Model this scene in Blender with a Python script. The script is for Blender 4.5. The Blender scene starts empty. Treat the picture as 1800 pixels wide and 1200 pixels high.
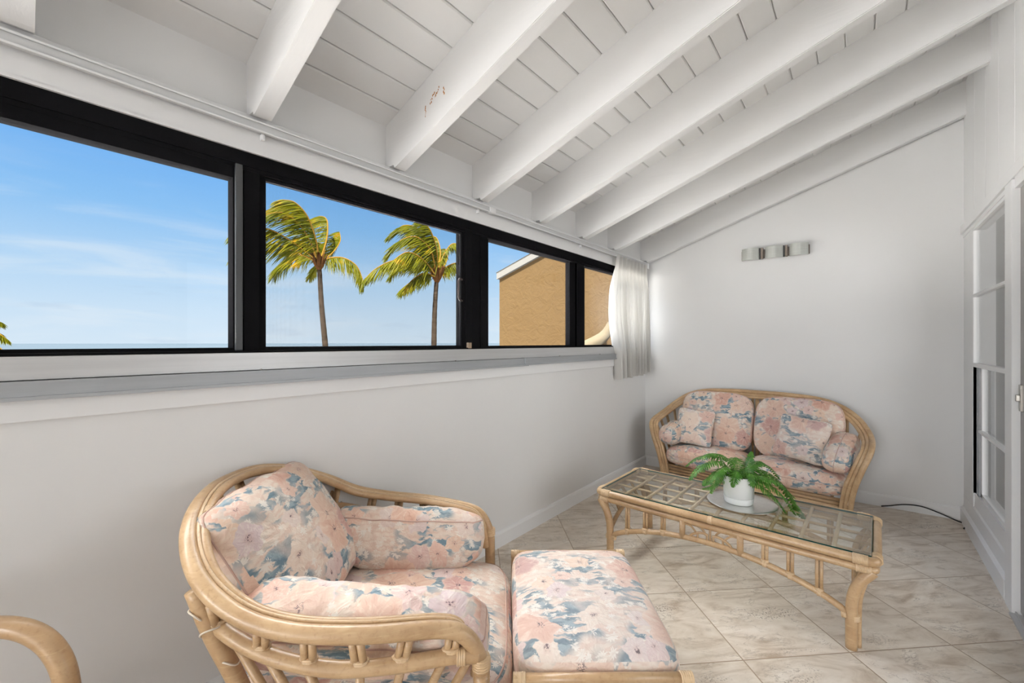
import bpy, bmesh, math, random
import numpy as np
from mathutils import Vector, Matrix, noise
random.seed(7)
S = bpy.context.scene
COL = S.collection
PI = math.pi

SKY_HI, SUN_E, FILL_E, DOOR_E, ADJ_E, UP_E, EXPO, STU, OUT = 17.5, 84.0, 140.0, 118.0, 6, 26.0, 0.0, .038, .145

# ------------------------------------------------------------------ helpers
def tag(o, label=None, cat=None, group=None, kind=None):
    if label: o['label'] = label
    if cat: o['category'] = cat
    if group: o['group'] = group
    if kind: o['kind'] = kind
    return o

def empty(name, loc=(0, 0, 0), rz=0.0):
    o = bpy.data.objects.new(name, None)
    o.empty_display_size = .1
    COL.objects.link(o)
    o.location = loc
    o.rotation_euler = (0, 0, rz)
    return o

def obj(name, bm, mat, parent=None, smooth=False, local=False, uv=False):
    """link bm as one mesh object; bm is in world space unless local=True (then in the parent's root frame)"""
    me = bpy.data.meshes.new(name)
    if not local and parent is not None:
        root = parent
        while root.parent: root = root.parent
        m = (Matrix.Translation(root.location) @ root.rotation_euler.to_matrix().to_4x4()).inverted()
        bm.transform(m)
    bmesh.ops.recalc_face_normals(bm, faces=bm.faces[:])
    if uv: box_uv(bm, uv if isinstance(uv, tuple) else (0, 0))
    bm.to_mesh(me); bm.free()
    if smooth:
        for p in me.polygons: p.use_smooth = True
    for m_ in (mat if isinstance(mat, (list, tuple)) else [mat]): me.materials.append(m_)
    o = bpy.data.objects.new(name, me)
    COL.objects.link(o)
    if parent is not None: o.parent = parent
    return o

def struct(name, bm, mat, smooth=False):
    o = obj(name, bm, mat, None, smooth); o['kind'] = 'structure'; return o

def box_uv(bm, off=(0, 0)):
    lay = bm.loops.layers.uv.new('UVMap')
    bm.normal_update()
    for f in bm.faces:
        n = f.normal; a = max(range(3), key=lambda i: abs(n[i]))
        s = 1 if n[a] > 0 else -1
        for l in f.loops:
            c = l.vert.co
            if a == 2: u, v = c.x, c.y
            elif a == 1: u, v = c.x + .31, c.z + .17 * s
            else: u, v = c.y + .57, c.z + .43 * s
            l[lay].uv = (u + off[0], v + off[1])

def box(bm, x0, x1, y0, y1, z0, z1, bev=0.0):
    vs = [bm.verts.new(p) for p in ((x0, y0, z0), (x1, y0, z0), (x1, y1, z0), (x0, y1, z0),
                                    (x0, y0, z1), (x1, y0, z1), (x1, y1, z1), (x0, y1, z1))]
    fs = [bm.faces.new([vs[i] for i in q]) for q in ((0, 3, 2, 1), (4, 5, 6, 7), (0, 1, 5, 4), (1, 2, 6, 5), (2, 3, 7, 6), (3, 0, 4, 7))]
    if bev > 0:
        es = list({e for f in fs for e in f.edges})
        bmesh.ops.bevel(bm, geom=es, offset=bev, segments=2, profile=.6, affect='EDGES')

def bx(*a, bev=0.0):
    bm = bmesh.new(); box(bm, *a, bev=bev); return bm

def prism(bm, pts, a0, a1, axis='y'):
    """polygon pts in the two other axes extruded along axis between a0 and a1"""
    def mk(p, a):
        if axis == 'y': return (p[0], a, p[1])
        if axis == 'x': return (a, p[0], p[1])
        return (p[0], p[1], a)
    A = [bm.verts.new(mk(p, a0)) for p in pts]; B = [bm.verts.new(mk(p, a1)) for p in pts]
    n = len(pts)
    bm.faces.new(A); bm.faces.new(B[::-1])
    for i in range(n): bm.faces.new((A[i], B[i], B[(i + 1) % n], A[(i + 1) % n]))

def spline(pts, sub=8, closed=False):
    P = [Vector(p) for p in pts]; n = len(P); out = []
    rng = n if closed else n - 1
    for i in range(rng):
        if closed: a, b, c, d = P[(i - 1) % n], P[i], P[(i + 1) % n], P[(i + 2) % n]
        else: a, b, c, d = P[max(i - 1, 0)], P[i], P[i + 1], P[min(i + 2, n - 1)]
        for k in range(sub):
            t = k / sub
            out.append(.5 * ((2 * b) + (c - a) * t + (2 * a - 5 * b + 4 * c - d) * t * t + (3 * b - a - 3 * c + d) * t ** 3))
    if not closed: out.append(P[-1])
    return out

def tube(bm, pts, r, seg=10, closed=False, caps=True):
    P = [Vector(p) for p in pts]; n = len(P)
    rr = r if isinstance(r, (list, tuple)) else [r] * n
    T = []
    for i in range(n):
        if closed: t = P[(i + 1) % n] - P[(i - 1) % n]
        else: t = P[min(i + 1, n - 1)] - P[max(i - 1, 0)]
        T.append(t.normalized() if t.length > 1e-9 else Vector((0, 0, 1)))
    up = Vector((0, 0, 1)) if abs(T[0].z) < .9 else Vector((1, 0, 0))
    N = (up - T[0] * up.dot(T[0])).normalized()
    rings = []
    for i in range(n):
        N = (N - T[i] * N.dot(T[i]))
        N = N.normalized() if N.length > 1e-6 else T[i].orthogonal().normalized()
        B = T[i].cross(N)
        rings.append([bm.verts.new(P[i] + (N * math.cos(2 * PI * k / seg) + B * math.sin(2 * PI * k / seg)) * rr[i]) for k in range(seg)])
    for i in range(n if closed else n - 1):
        A, B_ = rings[i], rings[(i + 1) % n]
        sh = 0
        if closed and i == n - 1:
            sh = min(range(seg), key=lambda q: (A[0].co - B_[q].co).length)
        for k in range(seg):
            bm.faces.new((A[k], A[(k + 1) % seg], B_[(k + 1 + sh) % seg], B_[(k + sh) % seg]))
    if caps and not closed:
        bm.faces.new(rings[0][::-1]); bm.faces.new(rings[-1])

def tb(pts, r, seg=10, sub=0, closed=False):
    bm = bmesh.new()
    tube(bm, spline(pts, sub, closed) if sub else pts, r, seg, closed); return bm

def lathe(bm, prof, c=(0, 0, 0), seg=32, close=True):
    rings = []
    for (r, z) in prof:
        rings.append([bm.verts.new((c[0] + r * math.cos(2 * PI * k / seg), c[1] + r * math.sin(2 * PI * k / seg), c[2] + z)) for k in range(seg)])
    for A, B in zip(rings, rings[1:]):
        for k in range(seg): bm.faces.new((A[k], A[(k + 1) % seg], B[(k + 1) % seg], B[k]))
    if close:
        bm.faces.new(rings[0][::-1]); bm.faces.new(rings[-1])

def wraps(parent, items):
    for it in items:
        bm = bmesh.new(); wrap(bm, *it); obj('cane_binding', bm, M['cane'], parent, smooth=True, local=True)

def wrap(bm, p, d, r, length, turns=None):
    """cane binding: a ridged sleeve wound round a pole at p along d"""
    p = Vector(p); d = Vector(d).normalized()
    n = turns or max(3, int(length / .0055))
    pts = []; rr = []
    for i in range(n * 4 + 1):
        t = i / (n * 4)
        pts.append(p + d * (t - .5) * length)
        rr.append(r + .0016 * abs(math.sin(PI * n * t)) + (.0004 if 0 < i < n * 4 else 0))
    tube(bm, pts, rr, 10)

# ------------------------------------------------------------------ materials
def new_mat(name):
    m = bpy.data.materials.new(name); m.use_nodes = True
    nt = m.node_tree; nt.nodes.clear()
    return m, nt

class NB:
    def __init__(s, nt): s.nt = nt
    def n(s, typ, **kw):
        nd = s.nt.nodes.new(typ)
        for k, v in kw.items(): setattr(nd, k, v)
        return nd
    def l(s, a, b): s.nt.links.new(a, b)
    def set(s, sock, v):
        if isinstance(v, bpy.types.NodeSocket): s.l(v, sock)
        else: sock.default_value = v
    def math(s, op, a, b=0.0, c=None, clamp=False):
        nd = s.n('ShaderNodeMath', operation=op, use_clamp=clamp)
        s.set(nd.inputs[0], a); s.set(nd.inputs[1], b)
        if c is not None: s.set(nd.inputs[2], c)
        return nd.outputs[0]
    def vmath(s, op, a, b=(0, 0, 0), out=0):
        nd = s.n('ShaderNodeVectorMath', operation=op)
        s.set(nd.inputs[0], a)
        if op == 'SCALE': s.set(nd.inputs['Scale'], b)
        else: s.set(nd.inputs[1], b)
        return nd.outputs[1] if op in ('LENGTH', 'DISTANCE', 'DOT_PRODUCT') else nd.outputs[0]
    def mix(s, f, a, b, mode='MIX'):
        nd = s.n('ShaderNodeMix', data_type='RGBA', blend_type=mode)
        s.set(nd.inputs[0], f); s.set(nd.inputs[6], c4(a)); s.set(nd.inputs[7], c4(b))
        return nd.outputs[2]
    def smooth(s, v, a, b):
        nd = s.n('ShaderNodeMapRange', interpolation_type='SMOOTHSTEP')
        s.set(nd.inputs[0], v); nd.inputs[1].default_value = a; nd.inputs[2].default_value = b
        nd.inputs[3].default_value = 0; nd.inputs[4].default_value = 1
        return nd.outputs[0]
    def noise(s, vec, scale, detail=3, rough=.5, dim='3D', dist=0.0):
        nd = s.n('ShaderNodeTexNoise', noise_dimensions=dim)
        if vec is not None: s.l(vec, nd.inputs['Vector'])
        nd.inputs['Scale'].default_value = scale; nd.inputs['Detail'].default_value = detail
        nd.inputs['Roughness'].default_value = rough; nd.inputs['Distortion'].default_value = dist
        return nd
    def ramp(s, f, stops, interp='LINEAR'):
        nd = s.n('ShaderNodeValToRGB'); cr = nd.color_ramp; cr.interpolation = interp
        while len(cr.elements) < len(stops): cr.elements.new(.5)
        for e, (p, col) in zip(cr.elements, stops): e.position = p; e.color = c4(col)
        s.set(nd.inputs[0], f); return nd.outputs[0]

def c4(c):
    if isinstance(c, bpy.types.NodeSocket): return c
    return (c[0], c[1], c[2], 1.0) if len(c) == 3 else tuple(c)

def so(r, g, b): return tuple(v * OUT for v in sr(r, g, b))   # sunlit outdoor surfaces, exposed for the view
def sr(r, g, b):
    f = lambda v: (v / 255 / 12.92) if v / 255 <= .04045 else ((v / 255 + .055) / 1.055) ** 2.4
    return (f(r), f(g), f(b))

def plain(name, col, rough=.6, metal=0.0, bump=0.0, bscale=60, var=0.0, spec=.5, vscale=6):
    m, nt = new_mat(name); b = NB(nt)
    out = b.n('ShaderNodeOutputMaterial'); p = b.n('ShaderNodeBsdfPrincipled')
    b.l(p.outputs[0], out.inputs[0])
    p.inputs['Base Color'].default_value = c4(col); p.inputs['Roughness'].default_value = rough
    p.inputs['Metallic'].default_value = metal; p.inputs['Specular IOR Level'].default_value = spec
    tc = b.n('ShaderNodeTexCoord')
    if var:
        nz = b.noise(tc.outputs['Object'], vscale, 4, .6)
        cc = b.mix(nz.outputs[0], tuple(max(0, v * (1 - var)) for v in col), tuple(min(1, v * (1 + var)) for v in col))
        b.l(cc, p.inputs['Base Color'])
    if bump:
        nz = b.noise(tc.outputs['Object'], bscale, 3, .6)
        bp = b.n('ShaderNodeBump'); bp.inputs['Strength'].default_value = bump; bp.inputs['Distance'].default_value = .01
        b.l(nz.outputs[0], bp.inputs['Height']); b.l(bp.outputs[0], p.inputs['Normal'])
    return m

def glass_mat(name, tint=(1, 1, 1), ior=1.45, rough=0.0, dark=0.0):
    m, nt = new_mat(name); b = NB(nt)
    out = b.n('ShaderNodeOutputMaterial')
    ge = b.n('ShaderNodeNewGeometry')
    c_ = b.math('ABSOLUTE', b.vmath('DOT_PRODUCT', ge.outputs['Incoming'], ge.outputs['Normal']))
    r0 = ((ior - 1) / (ior + 1)) ** 2
    fr = b.math('ADD', b.math('MULTIPLY', b.math('POWER', b.math('SUBTRACT', 1.0, c_, clamp=True), 5.0), 1 - r0), r0, clamp=True)
    tr = b.n('ShaderNodeBsdfTransparent'); tr.inputs[0].default_value = c4(tint)
    gl = b.n('ShaderNodeBsdfGlossy'); gl.inputs['Roughness'].default_value = rough
    mx = b.n('ShaderNodeMixShader'); b.l(fr, mx.inputs[0]); b.l(tr.outputs[0], mx.inputs[1]); b.l(gl.outputs[0], mx.inputs[2])
    b.l(mx.outputs[0], out.inputs[0])
    return m

def screen_mat():
    m, nt = new_mat('insect_mesh'); b = NB(nt)
    out = b.n('ShaderNodeOutputMaterial'); tc = b.n('ShaderNodeTexCoord')
    sx = b.n('ShaderNodeSeparateXYZ'); b.l(tc.outputs['Object'], sx.inputs[0])
    # woven threads 2.2 mm apart, seen as a soft veil
    w1 = b.math('ABSOLUTE', b.math('SINE', b.math('MULTIPLY', sx.outputs[1], PI / .0024)))
    w2 = b.math('ABSOLUTE', b.math('SINE', b.math('MULTIPLY', sx.outputs[2], PI / .0024)))
    t = b.math('MAXIMUM', b.math('GREATER_THAN', w1, .985), b.math('GREATER_THAN', w2, .985))
    tr = b.n('ShaderNodeBsdfTransparent'); tl = b.n('ShaderNodeBsdfDiffuse'); tl.inputs[0].default_value = (.03, .03, .028, 1)
    mx = b.n('ShaderNodeMixShader'); b.l(b.math('MULTIPLY', t, .35), mx.inputs[0]); b.l(tr.outputs[0], mx.inputs[1]); b.l(tl.outputs[0], mx.inputs[2])
    b.l(mx.outputs[0], out.inputs[0]); return m

def rattan_mat(name='rattan_cane', base=(172, 138, 100), hi=(204, 172, 132)):
    m, nt = new_mat(name); b = NB(nt)
    out = b.n('ShaderNodeOutputMaterial'); p = b.n('ShaderNodeBsdfPrincipled'); b.l(p.outputs[0], out.inputs[0])
    tc = b.n('ShaderNodeTexCoord')
    a = b.noise(tc.outputs['Object'], 7, 4, .6); f = b.noise(tc.outputs['Object'], 90, 3, .6)
    mp = b.n('ShaderNodeMapping'); mp.inputs['Scale'].default_value = (14, 14, 160); b.l(tc.outputs['Object'], mp.inputs[0])
    st = b.noise(mp.outputs[0], 1.0, 2, .5)
    c1 = b.ramp(a.outputs[0], [(.3, sr(*base)), (.7, sr(*hi))])
    c2 = b.mix(b.math('MULTIPLY', b.smooth(f.outputs[0], .5, .75), .35), c1, sr(150, 112, 74))
    c3 = b.mix(b.math('MULTIPLY', b.smooth(st.outputs[0], .55, .75), .3), c2, sr(222, 194, 152))
    b.l(c3, p.inputs['Base Color']); p.inputs['Roughness'].default_value = .34
    p.inputs['Coat Weight'].default_value = .25; p.inputs['Coat Roughness'].default_value = .2
    bp = b.n('ShaderNodeBump'); bp.inputs['Strength'].default_value = .25; bp.inputs['Distance'].default_value = .004
    b.l(st.outputs[0], bp.inputs['Height']); b.l(bp.outputs[0], p.inputs['Normal'])
    return m

def floral_mat(name='floral_cotton', dim=1.0, pale=0.0):
    m, nt = new_mat(name); b = NB(nt)
    out = b.n('ShaderNodeOutputMaterial'); p = b.n('ShaderNodeBsdfPrincipled'); b.l(p.outputs[0], out.inputs[0])
    uv = b.n('ShaderNodeUVMap'); uv.uv_map = 'UVMap'
    U0 = uv.outputs[0]
    wz = b.noise(U0, 11, 3, .6)
    wob = b.vmath('SCALE', b.vmath('SUBTRACT', wz.outputs['Color'], (.5, .5, .5)), .05)
    wz2 = b.noise(U0, 60, 2, .6)
    wob2 = b.vmath('SCALE', b.vmath('SUBTRACT', wz2.outputs['Color'], (.5, .5, .5)), .012)
    U = b.vmath('ADD', b.vmath('ADD', U0, wob), wob2)
    # ---- ground: cream with brushed blue-grey leaves
    mp = b.n('ShaderNodeMapping'); mp.inputs['Rotation'].default_value = (0, 0, .7); mp.inputs['Scale'].default_value = (9, 26, 1)
    b.l(U, mp.inputs[0])
    ln = b.noise(mp.outputs[0], 1.0, 3, .55, dist=.8)
    big = b.noise(U0, 5.5, 2, .5)
    leaf = b.math('MULTIPLY', b.smooth(ln.outputs[0], .44, .52), b.smooth(big.outputs[0], .40, .55))
    mp2 = b.n('ShaderNodeMapping'); mp2.inputs['Rotation'].default_value = (0, 0, -.5); mp2.inputs['Scale'].default_value = (22, 70, 1)
    b.l(U, mp2.inputs[0]); ln2 = b.noise(mp2.outputs[0], 1.0, 2, .5)
    cream = b.mix(b.smooth(ln2.outputs[0], .42, .6), sr(240, 222, 205), sr(232, 204, 186))
    bl = b.mix(b.smooth(ln2.outputs[0], .4, .62), sr(96, 130, 146), sr(150, 172, 182))
    ground = b.mix(leaf, cream, bl)
    # ---- small white daisies
    def flowers(scale, offset, R, dR, petals, amp, edge):
        P = b.vmath('ADD', b.vmath('SCALE', U, scale), offset)
        vo = b.n('ShaderNodeTexVoronoi', voronoi_dimensions='2D', feature='F1'); vo.inputs['Scale'].default_value = 1.0
        vo.inputs['Randomness'].default_value = .85
        b.l(P, vo.inputs['Vector'])
        V = b.vmath('SUBTRACT', P, vo.outputs['Position'])
        sx = b.n('ShaderNodeSeparateXYZ'); b.l(V, sx.inputs[0])
        ang = b.math('ARCTAN2', sx.outputs[1], sx.outputs[0])
        sc = b.n('ShaderNodeSeparateColor'); b.l(vo.outputs['Color'], sc.inputs[0])
        rr, rg, rb = sc.outputs[0], sc.outputs[1], sc.outputs[2]
        pet = b.math('COSINE', b.math('ADD', b.math('MULTIPLY', ang, petals), b.math('MULTIPLY', rg, 6.28)))
        rad = b.math('MULTIPLY', b.math('ADD', b.math('MULTIPLY', rr, dR), R), b.math('ADD', b.math('MULTIPLY', pet, amp), 1.0))
        d = b.math('DIVIDE', vo.outputs['Distance'], rad)
        mask = b.math('SUBTRACT', 1.0, b.smooth(d, 1 - edge, 1.0))
        # radial brush strokes
        cv = b.n('ShaderNodeCombineXYZ'); b.l(b.math('MULTIPLY', ang, 4.0), cv.inputs[0]); b.l(b.math('MULTIPLY', d, 1.3), cv.inputs[1]); b.l(b.math('MULTIPLY', rg, 37.0), cv.inputs[2])
        st = b.noise(cv.outputs[0], 1.0, 3, .6)
        return mask, d, rr, rg, rb, st.outputs[0]
    m3, d3, a3, g3, b3, s3 = flowers(30, (3.3, 1.7, 0), .28, .22, 9, .30, .3)
    daisy = b.math('MULTIPLY', b.math('MULTIPLY', m3, b.math('GREATER_THAN', b3, .45)), b.smooth(ln2.outputs[0], .36, .52))
    ground = b.mix(b.math('MULTIPLY', daisy, .9), ground, sr(246, 238, 226))
    # ---- pale blossoms, second layer
    m2, d2, a2, g2, b2, s2 = flowers(9.5, (7.1, 4.4, 0), .30, .16, 5, .14, .10)
    col2 = b.ramp(b2, [(0, sr(238, 206, 180)), (.4, sr(232, 192, 176)), (.7, sr(226, 205, 205)), (1, sr(240, 220, 200))])
    col2 = b.mix(b.math('MULTIPLY', b.smooth(s2, .45, .7), .6), col2, sr(247, 236, 222))
    col2 = b.mix(b.math('MULTIPLY', b.math('SUBTRACT', 1.0, b.smooth(d2, 0, .5)), .35), col2, sr(196, 140, 124))
    f2 = b.math('MULTIPLY', m2, b.math('GREATER_THAN', g2, .25))
    base = b.mix(f2, ground, col2)
    c2m = b.math('MULTIPLY', b.math('SUBTRACT', 1.0, b.smooth(d2, .13, .24)), f2)
    # ---- large poppies
    m1, d1, a1, g1, b1, s1 = flowers(5.6, (1.2, 8.9, 0), .34, .16, 5, .13, .07)
    col1 = b.ramp(b1, [(0, sr(206, 148, 134)), (.25, sr(232, 186, 162)), (.5, sr(242, 216, 194)), (.72, sr(206, 156, 150)), (1, sr(236, 200, 176))])
    col1 = b.mix(b.math('MULTIPLY', b.smooth(s1, .48, .72), .65), col1, sr(248, 228, 208))
    col1 = b.mix(b.math('MULTIPLY', b.math('SUBTRACT', 1.0, b.smooth(s1, .28, .46)), .4), col1, sr(200, 132, 116))
    col1 = b.mix(b.math('MULTIPLY', b.smooth(d1, .72, 1.0), .45), col1, sr(246, 224, 206))
    f1 = b.math('MULTIPLY', m1, b.math('GREATER_THAN', g1, .18))
    base = b.mix(f1, base, col1)
    # ---- dark stamens
    sp = b.noise(U, 210, 1, .5)
    dots = b.smooth(sp.outputs[0], .50, .56)
    c1m = b.math('MULTIPLY', b.math('SUBTRACT', 1.0, b.smooth(d1, .10, .2)), f1)
    cm = b.math('MULTIPLY', b.math('MAXIMUM', c1m, b.math('MULTIPLY', c2m, b.math('SUBTRACT', 1.0, f1))), dots)
    base = b.mix(b.math('MULTIPLY', cm, .9), base, sr(86, 58, 74))
    hs = b.n('ShaderNodeHueSaturation'); hs.inputs['Saturation'].default_value = 1.0 - .25 * pale; hs.inputs['Value'].default_value = dim
    b.l(base, hs.inputs['Color'])
    fin = b.mix(.06 + .16 * pale, hs.outputs[0], sr(240, 226, 214))
    b.l(fin, p.inputs['Base Color'])
    p.inputs['Roughness'].default_value = .55; p.inputs['Specular IOR Level'].default_value = .35
    p.inputs['Sheen Weight'].default_value = .05
    tc = b.n('ShaderNodeTexCoord')
    cr = b.noise(tc.outputs['Object'], 15, 4, .6, dist=.5); fi = b.noise(tc.outputs['Object'], 420, 1, .5)
    hh = b.math('ADD', b.math('MULTIPLY', cr.outputs[0], 1.0), b.math('MULTIPLY', fi.outputs[0], .02))
    bp = b.n('ShaderNodeBump'); bp.inputs['Strength'].default_value = .55; bp.inputs['Distance'].default_value = .02
    b.l(hh, bp.inputs['Height']); b.l(bp.outputs[0], p.inputs['Normal'])
    return m

def tile_mat():
    m, nt = new_mat('travertine_tile'); b = NB(nt)
    out = b.n('ShaderNodeOutputMaterial'); p = b.n('ShaderNodeBsdfPrincipled'); b.l(p.outputs[0], out.inputs[0])
    tc = b.n('ShaderNodeTexCoord'); sx = b.n('ShaderNodeSeparateXYZ'); b.l(tc.outputs['Object'], sx.inputs[0])
    x, y = sx.outputs[0], sx.outputs[1]
    T = .455; r2 = math.sqrt(.5)
    u = b.math('DIVIDE', b.math('SUBTRACT', b.math('MULTIPLY', b.math('ADD', x, y), r2), 1.058), T)
    v = b.math('DIVIDE', b.math('SUBTRACT', b.math('MULTIPLY', b.math('SUBTRACT', y, x), r2), 1.568), T)
    fu, fv = b.math('FRACT', u), b.math('FRACT', v)
    def edge(f): return b.math('MINIMUM', f, b.math('SUBTRACT', 1.0, f))
    e = b.math('MINIMUM', edge(fu), edge(fv))
    grout = b.math('SUBTRACT', 1.0, b.smooth(e, .0035, .0075))
    cv = b.n('ShaderNodeCombineXYZ'); b.l(b.math('FLOOR', u), cv.inputs[0]); b.l(b.math('FLOOR', v), cv.inputs[1])
    wn = b.n('ShaderNodeTexWhiteNoise', noise_dimensions='2D'); b.l(cv.outputs[0], wn.inputs['Vector'])
    sep = b.n('ShaderNodeSeparateColor'); b.l(wn.outputs['Color'], sep.inputs[0])
    loc = b.n('ShaderNodeCombineXYZ')
    b.l(b.math('ADD', fu, b.math('MULTIPLY', sep.outputs[0], 31.0)), loc.inputs[0])
    b.l(b.math('ADD', fv, b.math('MULTIPLY', sep.outputs[1], 47.0)), loc.inputs[1])
    mp = b.n('ShaderNodeMapping'); mp.inputs['Scale'].default_value = (1.1, 3.2, 1); mp.inputs['Rotation'].default_value = (0, 0, .3); b.l(loc.outputs[0], mp.inputs[0])
    n1 = b.noise(mp.outputs[0], 1.6, 6, .62, dist=1.2)
    n2 = b.noise(loc.outputs[0], 3.5, 5, .6, dist=.6)
    n3 = b.noise(mp.outputs[0], 2.2, 8, .7, dist=1.8)
    col = b.ramp(n1.outputs[0], [(.30, sr(172, 154, 134)), (.48, sr(208, 196, 181)), (.7, sr(226, 217, 205))])
    col = b.mix(b.math('MULTIPLY', b.smooth(n2.outputs[0], .5, .75), .5), col, sr(232, 226, 216))
    vein = b.math('SUBTRACT', 1.0, b.smooth(b.math('ABSOLUTE', b.math('SUBTRACT', n3.outputs[0], .5)), 0, .028))
    patch = b.smooth(n2.outputs[0], .46, .62)
    pits = b.noise(loc.outputs[0], 60, 3, .7)
    pm = b.math('MULTIPLY', b.smooth(pits.outputs[0], .52, .6), b.smooth(b.noise(mp.outputs[0], 1.3, 3, .5).outputs[0], .6, .72))
    col = b.mix(b.math('MULTIPLY', b.math('MULTIPLY', vein, patch), .6), col, sr(128, 110, 92))
    col = b.mix(b.math('MULTIPLY', pm, .85), col, sr(122, 107, 92))
    hs = b.n('ShaderNodeHueSaturation'); b.l(col, hs.inputs['Color']); b.l(b.math('ADD', b.math('MULTIPLY', sep.outputs[2], .12), .98), hs.inputs['Value'])
    col = b.mix(grout, hs.outputs[0], sr(166, 146, 124))
    b.l(col, p.inputs['Base Color']); p.inputs['Roughness'].default_value = .36; p.inputs['Specular IOR Level'].default_value = .45
    bp = b.n('ShaderNodeBump'); bp.inputs['Strength'].default_value = .35; bp.inputs['Distance'].default_value = .003
    b.l(b.math('SUBTRACT', b.math('MULTIPLY', n3.outputs[0], .05), b.math('ADD', grout, b.math('MULTIPLY', pm, .4))), bp.inputs['Height']); b.l(bp.outputs[0], p.inputs['Normal'])
    return m

def paint_mat(name, col, grain=0.0, rough=.5):
    m, nt = new_mat(name); b = NB(nt)
    out = b.n('ShaderNodeOutputMaterial'); p = b.n('ShaderNodeBsdfPrincipled'); b.l(p.outputs[0], out.inputs[0])
    tc = b.n('ShaderNodeTexCoord')
    n = b.noise(tc.outputs['Object'], 2.5, 3, .5)
    b.l(b.mix(n.outputs[0], tuple(v * .975 for v in col), tuple(min(1, v * 1.02) for v in col)), p.inputs['Base Color'])
    p.inputs['Roughness'].default_value = rough; p.inputs['Specular IOR Level'].default_value = .35
    mp = b.n('ShaderNodeMapping'); mp.inputs['Scale'].default_value = (2.5, 45, 45) if grain == 1 else ((45, 2.5, 45) if grain == 2 else (30, 30, 30)); b.l(tc.outputs['Object'], mp.inputs[0])
    g = b.noise(mp.outputs[0], 1.0, 4, .6, dist=.6 if grain else 0)
    bp = b.n('ShaderNodeBump'); bp.inputs['Strength'].default_value = .12 if grain else .05; bp.inputs['Distance'].default_value = .01
    b.l(g.outputs[0], bp.inputs['Height']); b.l(bp.outputs[0], p.inputs['Normal'])
    return m

def brushed(name, col=(.62, .63, .64), rough=.38, sc=(4, 4, 220), metal=1.0):
    m, nt = new_mat(name); b = NB(nt)
    out = b.n('ShaderNodeOutputMaterial'); p = b.n('ShaderNodeBsdfPrincipled'); b.l(p.outputs[0], out.inputs[0])
    tc = b.n('ShaderNodeTexCoord'); mp = b.n('ShaderNodeMapping'); mp.inputs['Scale'].default_value = sc; b.l(tc.outputs['Object'], mp.inputs[0])
    n = b.noise(mp.outputs[0], 1.0, 3, .6)
    b.l(b.mix(n.outputs[0], tuple(v * .82 for v in col), tuple(min(1, v * 1.15) for v in col)), p.inputs['Base Color'])
    p.inputs['Metallic'].default_value = metal; p.inputs['Roughness'].default_value = rough
    return m

def curtain_mat():
    m, nt = new_mat('sheer_cotton'); b = NB(nt)
    out = b.n('ShaderNodeOutputMaterial')
    tc = b.n('ShaderNodeTexCoord'); n = b.noise(tc.outputs['Object'], 300, 2, .5)
    col = b.mix(n.outputs[0], (.86, .84, .81), (.93, .91, .88))
    d = b.n('ShaderNodeBsdfDiffuse'); t = b.n('ShaderNodeBsdfTranslucent'); b.l(col, d.inputs[0]); t.inputs[0].default_value = (.50, .49, .46, 1)
    mx = b.n('ShaderNodeMixShader'); mx.inputs[0].default_value = .5; b.l(d.outputs[0], mx.inputs[1]); b.l(t.outputs[0], mx.inputs[2])
    b.l(mx.outputs[0], out.inputs[0]); return m

def leaf_mat(name, c1, c2, c3=None, trans=.25, scale=12, outdoor=False):
    m, nt = new_mat(name); b = NB(nt)
    out = b.n('ShaderNodeOutputMaterial'); tc = b.n('ShaderNodeTexCoord')
    n = b.noise(tc.outputs['Object'], scale, 3, .6)
    F_c = so if outdoor else sr
    stops = [(.32, F_c(*c1)), (.6, F_c(*c2))]
    if c3: stops.append((.75, F_c(*c3)))
    col = b.ramp(n.outputs[0], stops)
    p = b.n('ShaderNodeBsdfPrincipled'); b.l(col, p.inputs['Base Color']); p.inputs['Roughness'].default_value = .45; p.inputs['Specular IOR Level'].default_value = .02 if outdoor else .3
    t = b.n('ShaderNodeBsdfTranslucent'); b.l(col, t.inputs[0])
    mx = b.n('ShaderNodeMixShader'); mx.inputs[0].default_value = trans; b.l(p.outputs[0], mx.inputs[1]); b.l(t.outputs[0], mx.inputs[2])
    b.l(mx.outputs[0], out.inputs[0]); return m

def stucco_mat():
    m, nt = new_mat('ochre_stucco'); b = NB(nt)
    out = b.n('ShaderNodeOutputMaterial'); p = b.n('ShaderNodeBsdfPrincipled'); b.l(p.outputs[0], out.inputs[0])
    tc = b.n('ShaderNodeTexCoord'); n = b.noise(tc.outputs['Object'], 6, 6, .65, dist=.8); n2 = b.noise(tc.outputs['Object'], 1.2, 3, .5)
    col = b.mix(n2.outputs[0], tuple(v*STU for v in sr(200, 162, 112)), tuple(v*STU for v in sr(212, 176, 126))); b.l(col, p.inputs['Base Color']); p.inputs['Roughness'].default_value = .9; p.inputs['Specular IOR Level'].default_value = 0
    bp = b.n('ShaderNodeBump'); bp.inputs['Strength'].default_value = .5; bp.inputs['Distance'].default_value = .05
    b.l(n.outputs[0], bp.inputs['Height']); b.l(bp.outputs[0], p.inputs['Normal']); return m

def bark_mat():
    m, nt = new_mat('palm_bark'); b = NB(nt)
    out = b.n('ShaderNodeOutputMaterial'); p = b.n('ShaderNodeBsdfPrincipled'); b.l(p.outputs[0], out.inputs[0])
    tc = b.n('ShaderNodeTexCoord'); mp = b.n('ShaderNodeMapping'); mp.inputs['Scale'].default_value = (2, 2, 9); b.l(tc.outputs['Object'], mp.inputs[0])
    n = b.noise(mp.outputs[0], 1.5, 4, .6)
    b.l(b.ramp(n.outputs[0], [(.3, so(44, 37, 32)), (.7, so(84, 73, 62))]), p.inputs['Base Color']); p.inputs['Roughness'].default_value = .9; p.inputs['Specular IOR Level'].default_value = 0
    return m

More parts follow.
